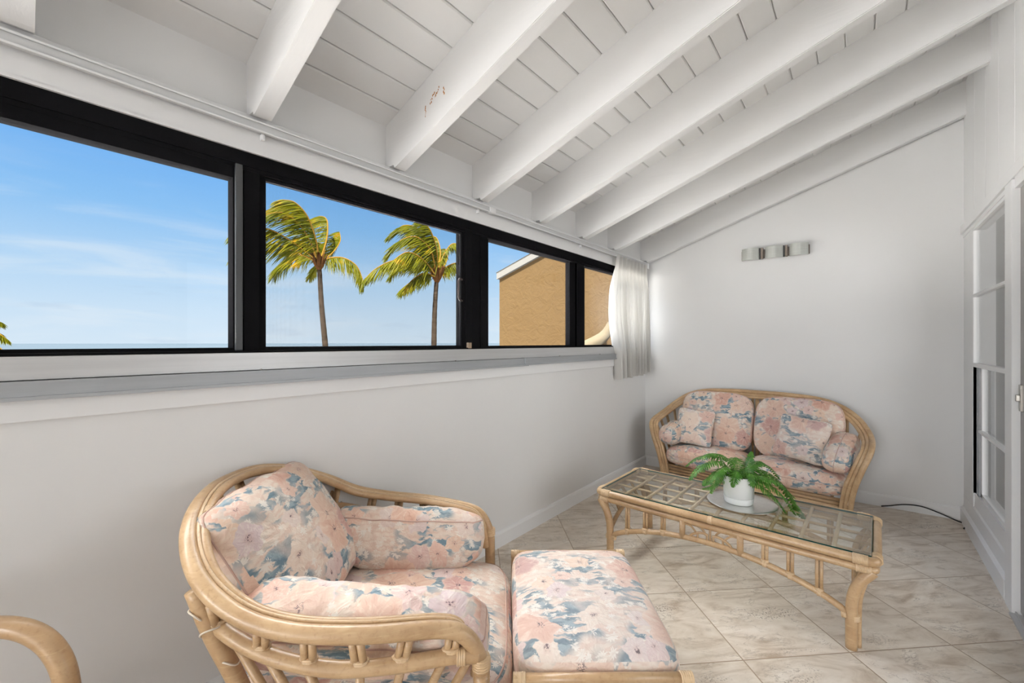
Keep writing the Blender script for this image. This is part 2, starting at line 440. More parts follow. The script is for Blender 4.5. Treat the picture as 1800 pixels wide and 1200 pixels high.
M = dict(
    wall=paint_mat('white_wall_paint', (.785, .778, .768)),
    ceil=paint_mat('white_board_paint', (.78, .772, .762), 2),
    beam=paint_mat('white_beam_paint', (.81, .803, .795), 1),
    trim=paint_mat('white_trim_paint', (.82, .815, .81), 0, .35),
    tile=tile_mat(), black=plain('black_aluminium', (.009, .009, .0098), .6, 0, 0, spec=0), handle=plain('bronze_handle', sr(62, 50, 46), .45), strip=plain('grey_strip', sr(58, 60, 61), .4), dkgrey=plain('dark_grey_metal', (.022, .022, .024), .6, 0, spec=.02),
    alu=brushed('aluminium_sill', (.58, .58, .58), .42, (60, 1.2, 60), .5), alu2=brushed('galvanised_channel', (.42, .435, .45), .5, (40, 2, 40), .4),
    glass=glass_mat('window_glass', (.985, .99, .99), 1.14), tglass=glass_mat('table_glass', (.95, .97, .96), 1.38),
    gedge=plain('green_glass_edge', sr(28, 78, 70), .15), screen=screen_mat(), rattan=rattan_mat(), cane=rattan_mat('cane_binding', (196, 164, 124), (222, 194, 158)),
    floral=floral_mat(dim=.86), floral2=floral_mat('floral_cotton_faded', .86, .5), pipe=plain('dusty_rose_piping', sr(196, 164, 150), .7, var=.2, vscale=25),
    curtain=curtain_mat(), plate=brushed('satin_steel_plate', (.66, .66, .64), .28, (40, 40, 40)), sconce=brushed('brushed_nickel', (.50, .51, .48), .5, (8, 8, 180), .6),
    bronze=plain('taupe_bar', sr(118, 106, 96), .45, .2), pot=plain('white_glazed_pot', (.82, .82, .80), .3, var=.02), soil=plain('potting_soil', (.03, .022, .016), .95, 0, .6, 80),
    fern=leaf_mat('fern_leaf', (56, 104, 34), (92, 146, 54), (150, 192, 102), .3, 26), stem=plain('fern_stem', sr(96, 128, 52), .6),
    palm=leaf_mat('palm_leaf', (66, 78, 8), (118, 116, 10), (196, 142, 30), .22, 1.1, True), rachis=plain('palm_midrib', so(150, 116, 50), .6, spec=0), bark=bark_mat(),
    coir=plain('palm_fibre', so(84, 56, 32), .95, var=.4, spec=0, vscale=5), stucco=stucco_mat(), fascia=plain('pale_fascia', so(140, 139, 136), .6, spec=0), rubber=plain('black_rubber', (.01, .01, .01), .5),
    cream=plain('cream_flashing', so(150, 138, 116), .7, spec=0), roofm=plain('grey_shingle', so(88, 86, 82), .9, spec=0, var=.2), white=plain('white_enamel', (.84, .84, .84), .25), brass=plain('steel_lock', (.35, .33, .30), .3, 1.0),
    cord=plain('white_twine', sr(226, 214, 196), .8), sea=plain('sea_water', tuple(v * OUT for v in (.11, .15, .19)), .9, var=.05, vscale=.02, spec=.0), bounce_ground=plain('whitened_ground', (.80, .79, .775), .95, var=.3, vscale=.5),
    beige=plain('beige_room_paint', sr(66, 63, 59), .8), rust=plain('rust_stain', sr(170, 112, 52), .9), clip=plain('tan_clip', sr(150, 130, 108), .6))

# ------------------------------------------------------------------ room numbers
YAW = math.atan2(616, 740)
sn, cs = math.sin(YAW), math.cos(YAW)
WX = -1.715; RX = .548
def far_y(x): return 4.20 + (x + 1.71) * (4.31 - 4.20) / 2.258     # far wall is a little out of square
CZ0, SL = 2.297, .343                                              # ceiling underside at x=-1.65 and its rise
def ceil_z(x): return CZ0 + SL * (x + 1.65)
YB = -6.5                                                          # room end behind the camera
def cam_pt(r, D, z):   # a point given by camera right, camera depth and height
    return Vector((cs * r - sn * D, sn * r + cs * D, z))

# floor
bm = bmesh.new(); box(bm, -1.86, 3.6, YB - .1, 4.5, -.12, 0); struct('floor', bm, M['tile'])

# left wall: below the window and the band above it, up to the roof
bm = bmesh.new()
box(bm, WX - .14, WX, YB, 4.36, 0, 1.215)
box(bm, WX - .14, WX - .015, YB, 4.36, 1.935, 2.30)
box(bm, WX - .14, WX - .015, YB, -1.0, 1.2, 2.0); box(bm, WX - .14, WX - .0, 4.165, 4.36, 1.2, 2.0)
struct('wall_left', bm, M['wall'])
# far wall, slightly skewed, top follows the roof slope
bm = bmesh.new()
prism(bm, [(-1.86, 0), (.70, 0), (.70, ceil_z(.70) + .06), (-1.86, ceil_z(-1.86) + .06)], 0, .12, 'y')
for v in bm.verts: v.co.y += far_y(v.co.x)
struct('wall_back', bm, M['wall'])
# right wall with vertical boards above the header; openings for the side window and the glass door
bm = bmesh.new()
g = [4.40, 3.946, 3.635, 3.329, 3.02, 2.71, 2.40, 2.09, 1.78, 1.47, 1.16, .85, .54, .23, -.08, -.39, -.70, -1.0, -1.3, -1.6, -1.9, -2.2, -3.2, -4.2, -5.2, YB]
for a, c_ in zip(g, g[1:]): box(bm, RX, RX + .012, c_ + .003, a - .003, 2.0, ceil_z(RX) + .06, .0025)
box(bm, RX + .006, RX + .10, YB, 4.40, 2.03, ceil_z(RX) + .1)
box(bm, RX, RX + .03, 3.985, 4.40, 0, 2.03)
box(bm, RX, RX + .10, YB, .75, 0, 2.03)
box(bm, RX, RX + .10, 2.96, 3.07, 0, 2.03)
struct('wall_right', bm, M['trim'])
# wall behind the camera
bm = bmesh.new()
prism(bm, [(-1.86, 0), (.70, 0), (.70, ceil_z(.70) + .06), (-1.86, ceil_z(-1.86) + .06)], YB - .1, YB, 'y')
struct('wall_rear', bm, M['wall'])
# adjoining room seen dimly through the side window and door
bm = bmesh.new()
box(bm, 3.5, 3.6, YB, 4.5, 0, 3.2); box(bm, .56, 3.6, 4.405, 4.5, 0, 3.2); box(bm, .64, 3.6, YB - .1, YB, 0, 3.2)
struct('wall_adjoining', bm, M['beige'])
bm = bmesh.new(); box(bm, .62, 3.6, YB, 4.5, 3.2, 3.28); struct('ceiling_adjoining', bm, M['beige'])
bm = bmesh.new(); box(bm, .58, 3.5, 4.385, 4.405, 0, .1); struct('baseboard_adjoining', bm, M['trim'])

# ceiling boards running along the window wall
bm = bmesh.new()
W_ = .1195; x = -1.741 - W_
while x < .60:
    x1 = x + W_ - .0045
    vs = []
    for y in (YB, 4.42):
        vs.append([bm.verts.new(p) for p in ((x, y, ceil_z(x) + .004), (x + .004, y, ceil_z(x + .004)), (x1 - .004, y, ceil_z(x1 - .004)), (x1, y, ceil_z(x1) + .004), (x1, y, ceil_z(x1) + .02), (x, y, ceil_z(x) + .02))])
    A, B = vs
    for i in range(6): bm.faces.new((A[i], A[(i + 1) % 6], B[(i + 1) % 6], B[i]))
    bm.faces.new(A[::-1]); bm.faces.new(B)
    x += W_
prism(bm, [(-1.9, ceil_z(-1.9) + .011), (.72, ceil_z(.72) + .011), (.72, ceil_z(.72) + .10), (-1.9, ceil_z(-1.9) + .10)], YB, 4.42, 'y')
struct('ceiling', bm, M['ceil'])

# rafters: right-face positions at the window wall and at the right wall
raf = [(-1.66, -1.70), (-1.09, -1.12), (-.52, -.55), (.048, .02), (.620, .600), (1.205, 1.195), (1.778, 1.792), (2.348, 2.368), (2.913, 2.968), (3.455, 3.555), (4.17, 4.275)]
bw = .058
which = {3: 'white ceiling rafter at the far left, over the near window pane', 4: 'white ceiling rafter ending above the first black window post', 5: 'white ceiling rafter with a rust-brown stain on its side',
         6: 'white ceiling rafter next right of the rust-stained one', 7: 'white ceiling rafter with a fine crack along its side, second right of the stained one', 8: 'white ceiling rafter ending above the narrow far window pane',
         9: 'last free white rafter before the far wall', 10: 'white rafter lying flush against the far wall'}
for i, (yl, yr) in enumerate(raf):
    xl, xr = WX - .03, RX + .004
    zb = lambda x: 2.06 + .345 * (x + 1.65)
    pts = [(xl, 2.073), (-1.668, 2.073), (-1.662, 2.058), (-1.645, 2.062), (xr, zb(xr)), (xr, ceil_z(xr) + .004), (xl, ceil_z(xl) + .004)]
    bm = bmesh.new(); prism(bm, pts, -bw, 0, 'y')
    bmesh.ops.bevel(bm, geom=[e for e in bm.edges if abs(e.verts[0].co.y - e.verts[1].co.y) < 1e-6 and e.calc_length() > 1.5 and min(e.verts[0].co.z, e.verts[1].co.z) < 2.2], offset=.005, segments=2, affect='EDGES')
    for v in bm.verts:
        t = (v.co.x + 1.70) / 2.248; v.co.y += yl + (yr - yl) * t
    o = struct('ceiling_rafter', bm, M['beam'])
    tag(o, which.get(i, 'white ceiling rafter out of view behind the camera'), 'rafter', 'white rafters under the sloping ceiling')
    if i == 5:
        st = bmesh.new(); rnd = random.Random(3)
        for k in range(26):
            tt = k / 25
            px_ = -1.43 + .10 * tt; pz = 2.255 + .05 * tt + rnd.uniform(-.012, .012)
            if k < 7: px_ = -1.435 + rnd.uniform(-.004, .004); pz = 2.215 + .007 * k
            if k > 21: px_ = -1.315 + rnd.uniform(-.003, .003); pz = 2.268 + .008 * (k - 22)
            yy = yl + (yr - yl) * (px_ + 1.70) / 2.248 - bw - .0012
            rr = rnd.uniform(.0015, .0042)
            vsx = [st.verts.new((px_ + rr * math.cos(a * PI / 4) * .8, yy, pz + rr * 1.4 * math.sin(a * PI / 4))) for a in range(8)]
            st.faces.new(vsx)
        s_ = obj('rust_stain', st, M['rust'], o, local=True); s_['label'] = 'rust-brown drip stain'

# trims
bm = bmesh.new(); box(bm, WX - .005, -1.700, YB, 4.19, 1.040, 1.102, .003); struct('trim_1', bm, M['trim'])       # board under the sill
bm = bmesh.new(); box(bm, WX - .12, -1.700, YB, 4.20, 1.940, 2.073, .003); box(bm, WX - .10, -1.694, YB, 4.19, 1.936, 1.944); struct('trim_2', bm, M['trim'])   # header board
bm = bmesh.new(); box(bm, RX - .018, RX + .01, YB, 4.305, 2.008, 2.066, .003); box(bm, RX - .006, RX + .02, YB, 4.30, 1.985, 2.01); struct('trim_3', bm, M['trim'])
def base_prof(t): return [(0, 0), (t, 0), (t, .078), (t * .55, .092), (0, .096)]
bm = bmesh.new(); prism(bm, [(WX + a, z) for a, z in base_prof(.014)], YB, 4.2, 'y'); struct('baseboard_left', bm, M['trim'])
bm = bmesh.new(); prism(bm, [(-a, z) for a, z in base_prof(.014)], -1.72, .55, 'x')
for v in bm.verts: v.co.y += far_y(v.co.x)
struct('baseboard_back', bm, M['trim'])

# ------------------------------------------------------------------ window_1: long sliding window
win = empty('window_1', (-1.74, 1.5, 1.2)); win['kind'] = 'structure'
tag(win, 'long black aluminium sliding window looking out on palms and sky', 'window')
bm = bmesh.new()
box(bm, -1.80, -1.704, -1.0, 4.165, 1.886, 1.938, .002)       # head
box(bm, -1.785, -1.710, -1.0, 4.165, 1.872, 1.89)
box(bm, -1.80, -1.692, -1.0, 4.165, 1.214, 1.222, .002)         # bottom track
box(bm, -1.80, -1.704, -1.0, -.94, 1.2, 1.93); box(bm, -1.80, -1.704, 4.145, 4.165, 1.2, 1.93)
box(bm, -1.79, -1.712, .548, .60, 1.21, 1.90, .002)           # first post
box(bm, -1.79, -1.708, 1.648, 1.70, 1.21, 1.90, .002)         # wide middle post with two channels
box(bm, -1.78, -1.722, 1.69, 1.79, 1.21, 1.90); box(bm, -1.79, -1.712, 1.775, 1.83, 1.21, 1.90, .002)
box(bm, -1.79, -1.718, 2.86, 2.93, 1.21, 1.90, .002)
obj('window_frame', bm, M['black'], win)
tag(obj('interlock_strip', bx(-1.716, -1.700, .518, .541, 1.222, 1.885, bev=.003), M['strip'], win), 'thin grey upright strip on the first post')
def sash(y0, y1, z0, z1, gy0, gy1, gz0, gz1, x0, x1, gx, mat='black', name='window_sash'):
    bm = bmesh.new()
    box(bm, x0, x1, y0, gy0, z0, z1, .0015); box(bm, x0, x1, gy1, y1, z0, z1, .0015)
    box(bm, x0, x1, gy0 - .001, gy1 + .001, z0, gz0, .0015); box(bm, x0, x1, gy0 - .001, gy1 + .001, gz1, z1, .0015)
    s_ = obj(name, bm, M[mat], win)
    obj('pane', bx(gx - .002, gx + .002, gy0 - .004, gy1 + .004, gz0 - .004, gz1 + .004), M['glass'], s_)
    return s_
sash(-.95, .535, 1.216, 1.888, -.90, .513, 1.232, 1.834, -1.765, -1.712, -1.74)
s2 = sash(.585, 1.66, 1.216, 1.888, .622, 1.628, 1.231, 1.868, -1.765, -1.722, -1.752)
bm = bmesh.new()
for a in ((.618, .626, 1.226, 1.872), (1.624, 1.632, 1.226, 1.872), (.618, 1.632, 1.226, 1.235), (.618, 1.632, 1.858, 1.872)):
    box(bm, -1.737, -1.727, *a, bev=.001)
sc = obj('insect_screen', bm, M['dkgrey'], win)
obj('mesh', bx(-1.7325, -1.7320, .625, 1.625, 1.232, 1.862), M['screen'], sc)
bm = tb([(-1.722, 1.632, 1.484), (-1.705, 1.60, 1.485), (-1.695, 1.582, 1.497), (-1.694, 1.579, 1.51), (-1.694, 1.579, 1.578), (-1.695, 1.582, 1.590), (-1.705, 1.60, 1.602), (-1.722, 1.632, 1.603)], .0055, 8, 4)
tag(obj('pull_handle', bm, M['handle'], s2, smooth=True), 'dark D-shaped pull handle')
sash(1.81, 2.88, 1.216, 1.888, 1.862, 2.78, 1.231, 1.873, -1.775, -1.735, -1.758)
s4 = sash(2.86, 4.15, 1.216, 1.888, 2.985, 4.13, 1.231, 1.868, -1.765, -1.722, -1.748)
obj('latch_clip', bx(-1.706, -1.690, 1.650, 1.676, 1.218, 1.25, bev=.002), M['clip'], win)
bm = bmesh.new(); prism(bm, [(-1.80, 1.20), (-1.80, 1.217), (-1.703, 1.217), (-1.690, 1.213), (-1.688, 1.152), (-1.715, 1.150), (-1.715, 1.20)], -1.0, 4.19, 'y')
tag(obj('aluminium_sill', bm, M['alu'], win), 'brushed bare aluminium sill')
def channel(y0, y1, dx, z0, z1):
    bm = bmesh.new()
    box(bm, -1.716, -1.684 + dx, y0, y1, z0, z1, .002); box(bm, -1.716, -1.678 + dx, y0, y1, z0 - .002, z0 + .008, .001); box(bm, -1.716, -1.681 + dx, y0, y1, z1 - .004, z1 + .001)
    o = obj('sill_channel', bm, M['alu2'], win); o['label'] = 'grey galvanised channel under the sill'
    for k in range(3):
        yy = y0 + (y1 - y0) * (.2 + .3 * k)
        sb = bmesh.new(); lathe(sb, [(.004, 0), (.004, .004), (.002, .006)], (-1.688 + dx, yy, z1 + .001), 8); obj('screw', sb, M['brass'], o, smooth=True)
channel(-1.0, 2.19, 0, 1.100, 1.148); channel(2.15, 4.18, .008, 1.106, 1.150)

# curtain track and curtain
tr = empty('curtain_track', (-1.68, 1.0, 2.0)); tag(tr, 'long white curtain rail fixed above the black window', 'curtain rail')
bm = bmesh.new(); box(bm, -1.690, -1.668, YB + .05, 4.11, 2.012, 2.040, .003); obj('rail', bm, plain('shaded_white_enamel', (.62, .62, .62), .4), tr)  # rail face coloured greyer so its lips seem to catch the light
bm = bmesh.new(); tube(bm, [(-1.663, YB + .05, 2.0405), (-1.663, 4.11, 2.0405)], .0036, 8); tube(bm, [(-1.663, YB + .05, 2.0105), (-1.663, 4.11, 2.0105)], .0036, 8); tag(obj('rail_lip', bm, M['white'], tr), 'glossy rounded edges of the rail')
for yy in (.595, 1.72, 2.86):
    bm = bmesh.new(); box(bm, -1.701, -1.680, yy, yy + .012, 1.990, 2.012, .003); obj('bracket', bm, M['white'], tr)
bm = bmesh.new(); box(bm, -1.695, -1.662, 1.80, 1.85, 2.009, 2.042, .002); obj('rail_joiner', bm, M['white'], tr)
bm = bmesh.new(); box(bm, -1.70, -1.65, 4.10, 4.14, 1.99, 2.045, .004); obj('end_bracket', bm, M['white'], tr)

def make_curtain():
    nu, nv = 150, 40
    bm = bmesh.new(); grid = []
    zt, zb = 2.012, .950
    for j in range(nv + 1):
        t = j / nv
        row = []
        for i in range(nu + 1):
            s_ = i / nu
            y0 = 3.42 - .10 * math.sin(PI * min(1, t * 1.25)) + .02 * t - .06 * t * (1 - t); y1 = 4.075 + .02 * t
            ph = s_ * 9 * 2 * PI
            amp = .014 + .030 * min(1, t * 4)
            yy = y0 + (y1 - y0) * s_ + .010 * math.sin(ph * .5 + 1.3) * t + .012 * math.sin(ph + 1.1) * min(1, t * 3)
            xx = -1.652 + amp * math.sin(ph + .5 * math.sin(3 * s_ + t)) + .010 * math.sin(ph * 2.3 + 2 * t) * min(1, t * 2)
            if t < .12:   # pinch pleat heading
                k = 1 - t / .12
                xx += .012 * k * (1 if math.sin(ph) > .55 else 0)
            z = zt + (zb - zt) * t - (.012 * math.sin(ph * .33 + .6) + .016 * (1 - s_)) * t
            row.append(bm.verts.new((xx, yy, z)))
        grid.append(row)
    for j in range(nv):
        for i in range(nu): bm.faces.new((grid[j][i], grid[j][i + 1], grid[j + 1][i + 1], grid[j + 1][i]))
    return bm
cu = empty('curtain', (-1.652, 3.75, .95)); tag(cu, 'short white pleated curtain drawn back into the far corner', 'curtain')
obj('panel', make_curtain(), M['curtain'], cu, smooth=True)
for k in range(9): obj('curtain_hook', bx(-1.66, -1.652, 3.47 + k * .072, 3.476 + k * .072, 2.0, 2.022), M['white'], cu)

# ------------------------------------------------------------------ window_2 (side window in the right wall) and door_1
w2 = empty('window_2', (RX, 3.57, .1)); w2['kind'] = 'structure'; tag(w2, 'white-framed sash window in the right wall beside the glass door', 'window')
bm = bmesh.new()
box(bm, RX - .006, RX + .05, 3.07, 3.150, 0, 2.0, .003)                 # near stile
box(bm, RX - .002, RX + .03, 3.985, 4.20, 0.28, 2.0, .003)
box(bm, RX, RX + .06, 3.14, 3.99, 1.968, 2.0, .002)
prism(bm, [(RX - .020, 0), (RX - .020, .096), (RX - .004, .108), (RX - .001, .19), (RX + .006, .20), (RX + .010, .285), (RX + .08, .29), (RX + .08, 0)], 3.10, 4.29, 'y')
obj('window_frame', bm, M['trim'], w2)
us = obj('upper_sash', (lambda b_: (box(b_, RX, RX + .03, 3.148, 3.162, 1.10, 1.975), box(b_, RX, RX + .03, 3.974, 3.99, 1.10, 1.975), box(b_, RX - .004, RX + .03, 3.148, 3.99, 1.095, 1.120, .002), box(b_, RX - .002, RX + .02, 3.15, 3.985, 1.542, 1.560, .002), b_)[-1])(bmesh.new()), M['trim'], w2)
obj('pane', bx(RX + .012, RX + .016, 3.155, 3.985, 1.11, 1.55), M['glass'], us); obj('pane', bx(RX + .012, RX + .016, 3.155, 3.985, 1.55, 1.972), M['glass'], us)
ls = obj('lower_sash', (lambda b_: (box(b_, RX + .02, RX + .045, 3.86, 3.885, .28, 1.10), box(b_, RX + .02, RX + .045, 3.14, 3.16, .28, 1.10), box(b_, RX + .02, RX + .045, 3.14, 3.885, .285, .31), box(b_, RX + .008, RX + .03, 3.145, 3.885, .688, .704, .002), b_)[-1])(bmesh.new()), M['trim'], w2)
obj('pane', bx(RX + .030, RX + .034, 3.15, 3.87, .30, .695), M['glass'], ls); obj('pane', bx(RX + .030, RX + .034, 3.15, 3.87, .695, 1.10), M['glass'], ls)
bm = bmesh.new()
for k, (a, w_) in enumerate(((3.955, .010), (3.925, .012), (3.897, .008))): box(bm, RX + .012, RX + .05, a, a + w_, .29, 1.098)
box(bm, RX + .055, RX + .07, 3.85, 3.99, .29, 1.098); tag(obj('track_channel', bm, M['alu2'], w2), 'grey upright sash tracks')
d1 = empty('door_1', (RX, 1.9, 0)); d1['kind'] = 'structure'; tag(d1, 'sliding glass door with white frame at the right edge', 'door')
bm = bmesh.new()
box(bm, RX - .022, RX + .10, 2.955, 3.075, 0, 2.0, .003)                 # casing
box(bm, RX - .012, RX + .06, .75, 2.957, 1.955, 2.01, .002); box(bm, RX - .012, RX + .06, .75, .82, 0, 2.0)
obj('door_frame', bm, M['trim'], d1)
bm = bmesh.new(); box(bm, RX - .03, RX + .09, .75, 2.955, 0, .012, .002)
for k in range(3): box(bm, RX - .012 + .03 * k, RX - .006 + .03 * k, .78, 2.95, .012, .022)
tag(obj('threshold', bm, M['alu'], d1), 'ribbed aluminium threshold')
bm = bmesh.new(); box(bm, RX + .004, RX + .03, 2.845, 2.950, .024, 1.955, .003); box(bm, RX + .004, RX + .03, .83, .90, .024, 1.955, .003); box(bm, RX + .004, RX + .03, .9, 2.85, .024, .12); box(bm, RX + .004, RX + .03, .9, 2.85, 1.88, 1.955)
ds = obj('door_panel', bm, plain('grey_door_stile', sr(150, 148, 146), .45), d1)
obj('pane', bx(RX + .015, RX + .019, .89, 2.85, .11, 1.89), M['glass'], ds)
bm = bmesh.new(); box(bm, RX - .004, RX + .006, 2.905, 2.935, .94, 1.06, .002); box(bm, RX - .016, RX - .002, 2.912, 2.928, .985, 1.015, .003); obj('lock', bm, M['brass'], ds)

# ------------------------------------------------------------------ wall sconce on the far wall
ang = math.atan2(.11, 2.258)
scx = -.585
scn = empty('wall_sconce', (scx, far_y(scx), 1.975), ang); tag(scn, 'brushed nickel wall lamp of three curved shades in a row', 'wall lamp')
obj('back_plate', bx(-.25, .25, -.022, 0, .012, .088, bev=.003), M['bronze'], scn, local=True)
for k in (-1, 0, 1):
    bm = bmesh.new(); n = 10; w_ = .066
    outer = []; inner = []
    for i in range(n + 1):
        t = -1 + 2 * i / n
        x_ = k * .177 + t * w_; y_ = -.080 + .030 * t * t
        outer.append((x_, y_)); inner.append((x_, y_ + .003))
    prism(bm, outer + inner[::-1], 0, .102, 'z')
    box(bm, k * .177 - .02, k * .177 + .02, -.075, -.02, .03, .07)
    obj('lamp_shade', bm, M['sconce'], scn, local=True)
for k in (-1, 1):
    bm = bmesh.new(); box(bm, k * .0885 - .009, k * .0885 + .009, -.058, -.02, .004, .098, .002); obj('divider_bar', bm, M['bronze'], scn, local=True)
    bm = bmesh.new(); box(bm, k * .0885 - .0225 , k * .0885 - .012, -.05, -.02, .004, .098); obj('side_cheek', bm, M['rubber'], scn, local=True)

# black cable on the floor
pts = [(.11, 4.262, .006), (.16, 4.262, .022), (.24, 4.262, .05), (.33, 4.262, .058), (.42, 4.262, .035), (.50, 4.245, .010), (.545, 4.20, .006), (.522, 4.10, .006)]
tag(obj('cable', tb(pts, .0045, 8, 6), M['rubber'], smooth=True), 'black cable looping along the far baseboard beside the loveseat', 'cable')
# ------------------------------------------------------------------ cushions
def cushion_pos(d, half, e1, e2, puff, pinch, ears, amp, seed, sag=0.0, freq=7.0):
    d = np.asarray(d, float)
    a = np.abs(d)
    r = ((a[:, 0] ** e1 + a[:, 1] ** e1) ** (e2 / e1) + a[:, 2] ** e2) ** (-1.0 / e2)
    p = d * r[:, None]
    x, y, z = p[:, 0].copy(), p[:, 1].copy(), p[:, 2].copy()
    z = z * (1 + puff * (1 - x * x) * (1 - y * y)) * (1 - pinch * (x * x * y * y))
    p[:, 0] = x * (1 - ears * (1 - y * y)); p[:, 1] = y * (1 - ears * (1 - x * x)); p[:, 2] = z
    p = p * np.array(half)
    p[:, 2] -= sag * np.cos(x * PI * .5) * (1 - y * y * .3)
    if amp:
        for i in range(len(p)):
            q = Vector(p[i]); n_ = Vector((d[i][0] / half[0], d[i][1] / half[1], d[i][2] / half[2])).normalized()
            f = noise.noise(q * freq + Vector((seed * 3.1, seed * 1.7, 0))) * .8
            w = noise.noise(Vector((q.x * freq * 2.6, q.y * freq * 1.1, q.z * freq * 2.2)) + Vector((seed, 0, seed * 2)))
            f += .55 * (1 - 2.4 * abs(w))
            p[i] += np.array(n_) * amp * f
    return p

def cushion_bm(half, e1=7, e2=3.5, puff=.08, pinch=0.0, ears=0.0, amp=.004, seed=1, n=26, sag=0.0, freq=7.0):
    bm = bmesh.new(); cache = {}
    dirs = []; faces = []
    def vid(p):
        k = tuple(round(q, 5) for q in p)
        if k not in cache: cache[k] = len(dirs); dirs.append(p)
        return cache[k]
    T = [math.tan((-1 + 2 * i / n) * PI / 4) for i in range(n + 1)]
    for ax in range(3):
        for s_ in (-1, 1):
            for i in range(n):
                for j in range(n):
                    q = []
                    for (u, v) in ((T[i], T[j]), (T[i + 1], T[j]), (T[i + 1], T[j + 1]), (T[i], T[j + 1])):
                        p = [0, 0, 0]; p[ax] = s_; p[(ax + 1) % 3] = u * s_; p[(ax + 2) % 3] = v
                        q.append(vid(tuple(p)))
                    faces.append(q)
    P = cushion_pos(dirs, half, e1, e2, puff, pinch, ears, amp, seed, sag, freq)
    vs = [bm.verts.new(p) for p in P]
    for f in faces: bm.faces.new([vs[i] for i in f])
    return bm

def frame_of(c, ex, ez):
    ex = Vector(ex).normalized(); ez = Vector(ez); ez = (ez - ex * ez.dot(ex)).normalized(); ey = ez.cross(ex)
    m = Matrix.Identity(4)
    for i in range(3): m[i][0], m[i][1], m[i][2], m[i][3] = ex[i], ey[i], ez[i], c[i]
    return m

def cushion(name, label, cat, group, mw, half, mat='floral', pipes=((0.0, 'xy'),), piper=.0028, uvoff=(0, 0), **kw):
    bm = cushion_bm(half, **kw)
    o = obj(name, bm, M[mat], None, smooth=True, local=True, uv=(uvoff[0] + .001, uvoff[1]))
    o.matrix_world = mw
    tag(o, label, cat, group)
    k2 = {k: v for k, v in kw.items() if k != 'n'}
    args = dict(e1=7, e2=3.5, puff=.08, pinch=0.0, ears=0.0, amp=.004, seed=1, sag=0.0, freq=7.0); args.update(k2)
    for (lev, pl) in pipes:
        N_ = 120; D_ = []
        for i in range(N_):
            a = 2 * PI * i / N_; ca, sa = math.cos(a), math.sin(a)
            m_ = max(abs(ca), abs(sa)); ca, sa = ca / m_, sa / m_
            if pl == 'xy': D_.append((ca, sa, lev))
            elif pl == 'xz': D_.append((ca, lev, sa))
            else: D_.append((lev, ca, sa))
        P = cushion_pos(D_, half, args['e1'], args['e2'], args['puff'], args['pinch'], args['ears'], args['amp'], args['seed'], args['sag'], args['freq'])
        b2 = bmesh.new(); tube(b2, [tuple(p) for p in P], piper, 6, True)
        pp = obj('piping', b2, M['pipe'], o, smooth=True, local=True)
    return o

# ------------------------------------------------------------------ rattan armchair (nearest, seen from its side)
CH_A = YAW + math.radians(1.37)
ch = empty('rattan_armchair', cam_pt(0, 1.418, 0), CH_A)
tag(ch, 'large rattan barrel armchair with floral cushions beside the white window wall', 'armchair')
CHM = Matrix.Translation(ch.location) @ Matrix.Rotation(CH_A, 4, 'Z')
half_pts = [(-.085, -.365, .40), (-.092, -.362, .465), (-.125, -.37, .522), (-.185, -.382, .548), (-.354, -.424, .567), (-.522, -.433, .582), (-.657, -.415, .613), (-.772, -.375, .676), (-.867, -.278, .742), (-.924, -.146, .783), (-.949, 0, .791)]
hoop = half_pts + [(p[0], -p[1], p[2]) for p in half_pts[-2::-1]]
HP = spline(hoop, 8)
def off_wall(P, lim):
    # the rear of the barrel back is bent flatter where it stands against the window wall
    out = []
    for p in P:
        w_ = CHM @ Vector(p)
        s0 = lim + .05
        if w_.x < s0:
            d = s0 - w_.x; x_ = s0 - .05 * (1 - math.exp(-d / .05))
            k = x_ / w_.x; w_ = Vector((w_.x * k, w_.y * k, 1.25 + (w_.z - 1.25) * k))
        out.append(CHM.inverted() @ w_)
    return out
HP = off_wall(HP, WX + .021)
def inset(P, d, dz=0.0, ctr=lambda p: Vector((max(-.62, min(-.30, p.x)), 0, p.z))):
    out = []
    for i, p in enumerate(P):
        t = (P[min(i + 1, len(P) - 1)] - P[max(i - 1, 0)]).normalized()
        c_ = ctr(p) - p; c_ = c_ - t * c_.dot(t)
        out.append(p + c_.normalized() * d + Vector((0, 0, dz)))
    return out
bm = bmesh.new(); tube(bm, HP, .0205, 14); obj('top_rail', bm, M['rattan'], ch, smooth=True, local=True)
bm = bmesh.new(); tube(bm, inset(HP, .034, .004), .0135, 12); obj('inner_rail', bm, M['rattan'], ch, smooth=True, local=True)
bm = bmesh.new(); tube(bm, inset(HP, .0215, .0145), .005, 8); obj('cane_strip', bm, M['cane'], ch, smooth=True, local=True)
for s_ in (-1, 1):
    bm = tb([(-.085, s_ * .365, .43), (-.083, s_ * .362, .30), (-.082, s_ * .355, .15), (-.082, s_ * .35, 0)], .021, 14, 4)
    obj('leg', bm, M['rattan'], ch, smooth=True, local=True)
    bm = tb([(-.775, s_ * .385, .655), (-.735, s_ * .378, .54), (-.68, s_ * .362, .40), (-.62, s_ * .345, .2), (-.60, s_ * .335, 0)], .021, 14, 4)
    obj('leg', bm, M['rattan'], ch, smooth=True, local=True)
lo_half = [(-.09, -.368, .472), (-.16, -.378, .478), (-.30, -.405, .478), (-.44, -.418, .484), (-.58, -.412, .512), (-.70, -.385, .552), (-.80, -.31, .575), (-.862, -.17, .585), (-.88, 0, .588)]
lo = lo_half + [(p[0], -p[1], p[2]) for p in lo_half[-2::-1]]
LP = off_wall(spline(lo, 6), WX + .02)
bm = bmesh.new(); tube(bm, LP, .0185, 12); obj('lower_rail', bm, M['rattan'], ch, smooth=True, local=True)
def near_on(P, key, side):
    c_ = [p for p in P if p.y * side >= -1e-6]
    return min(c_, key=key)
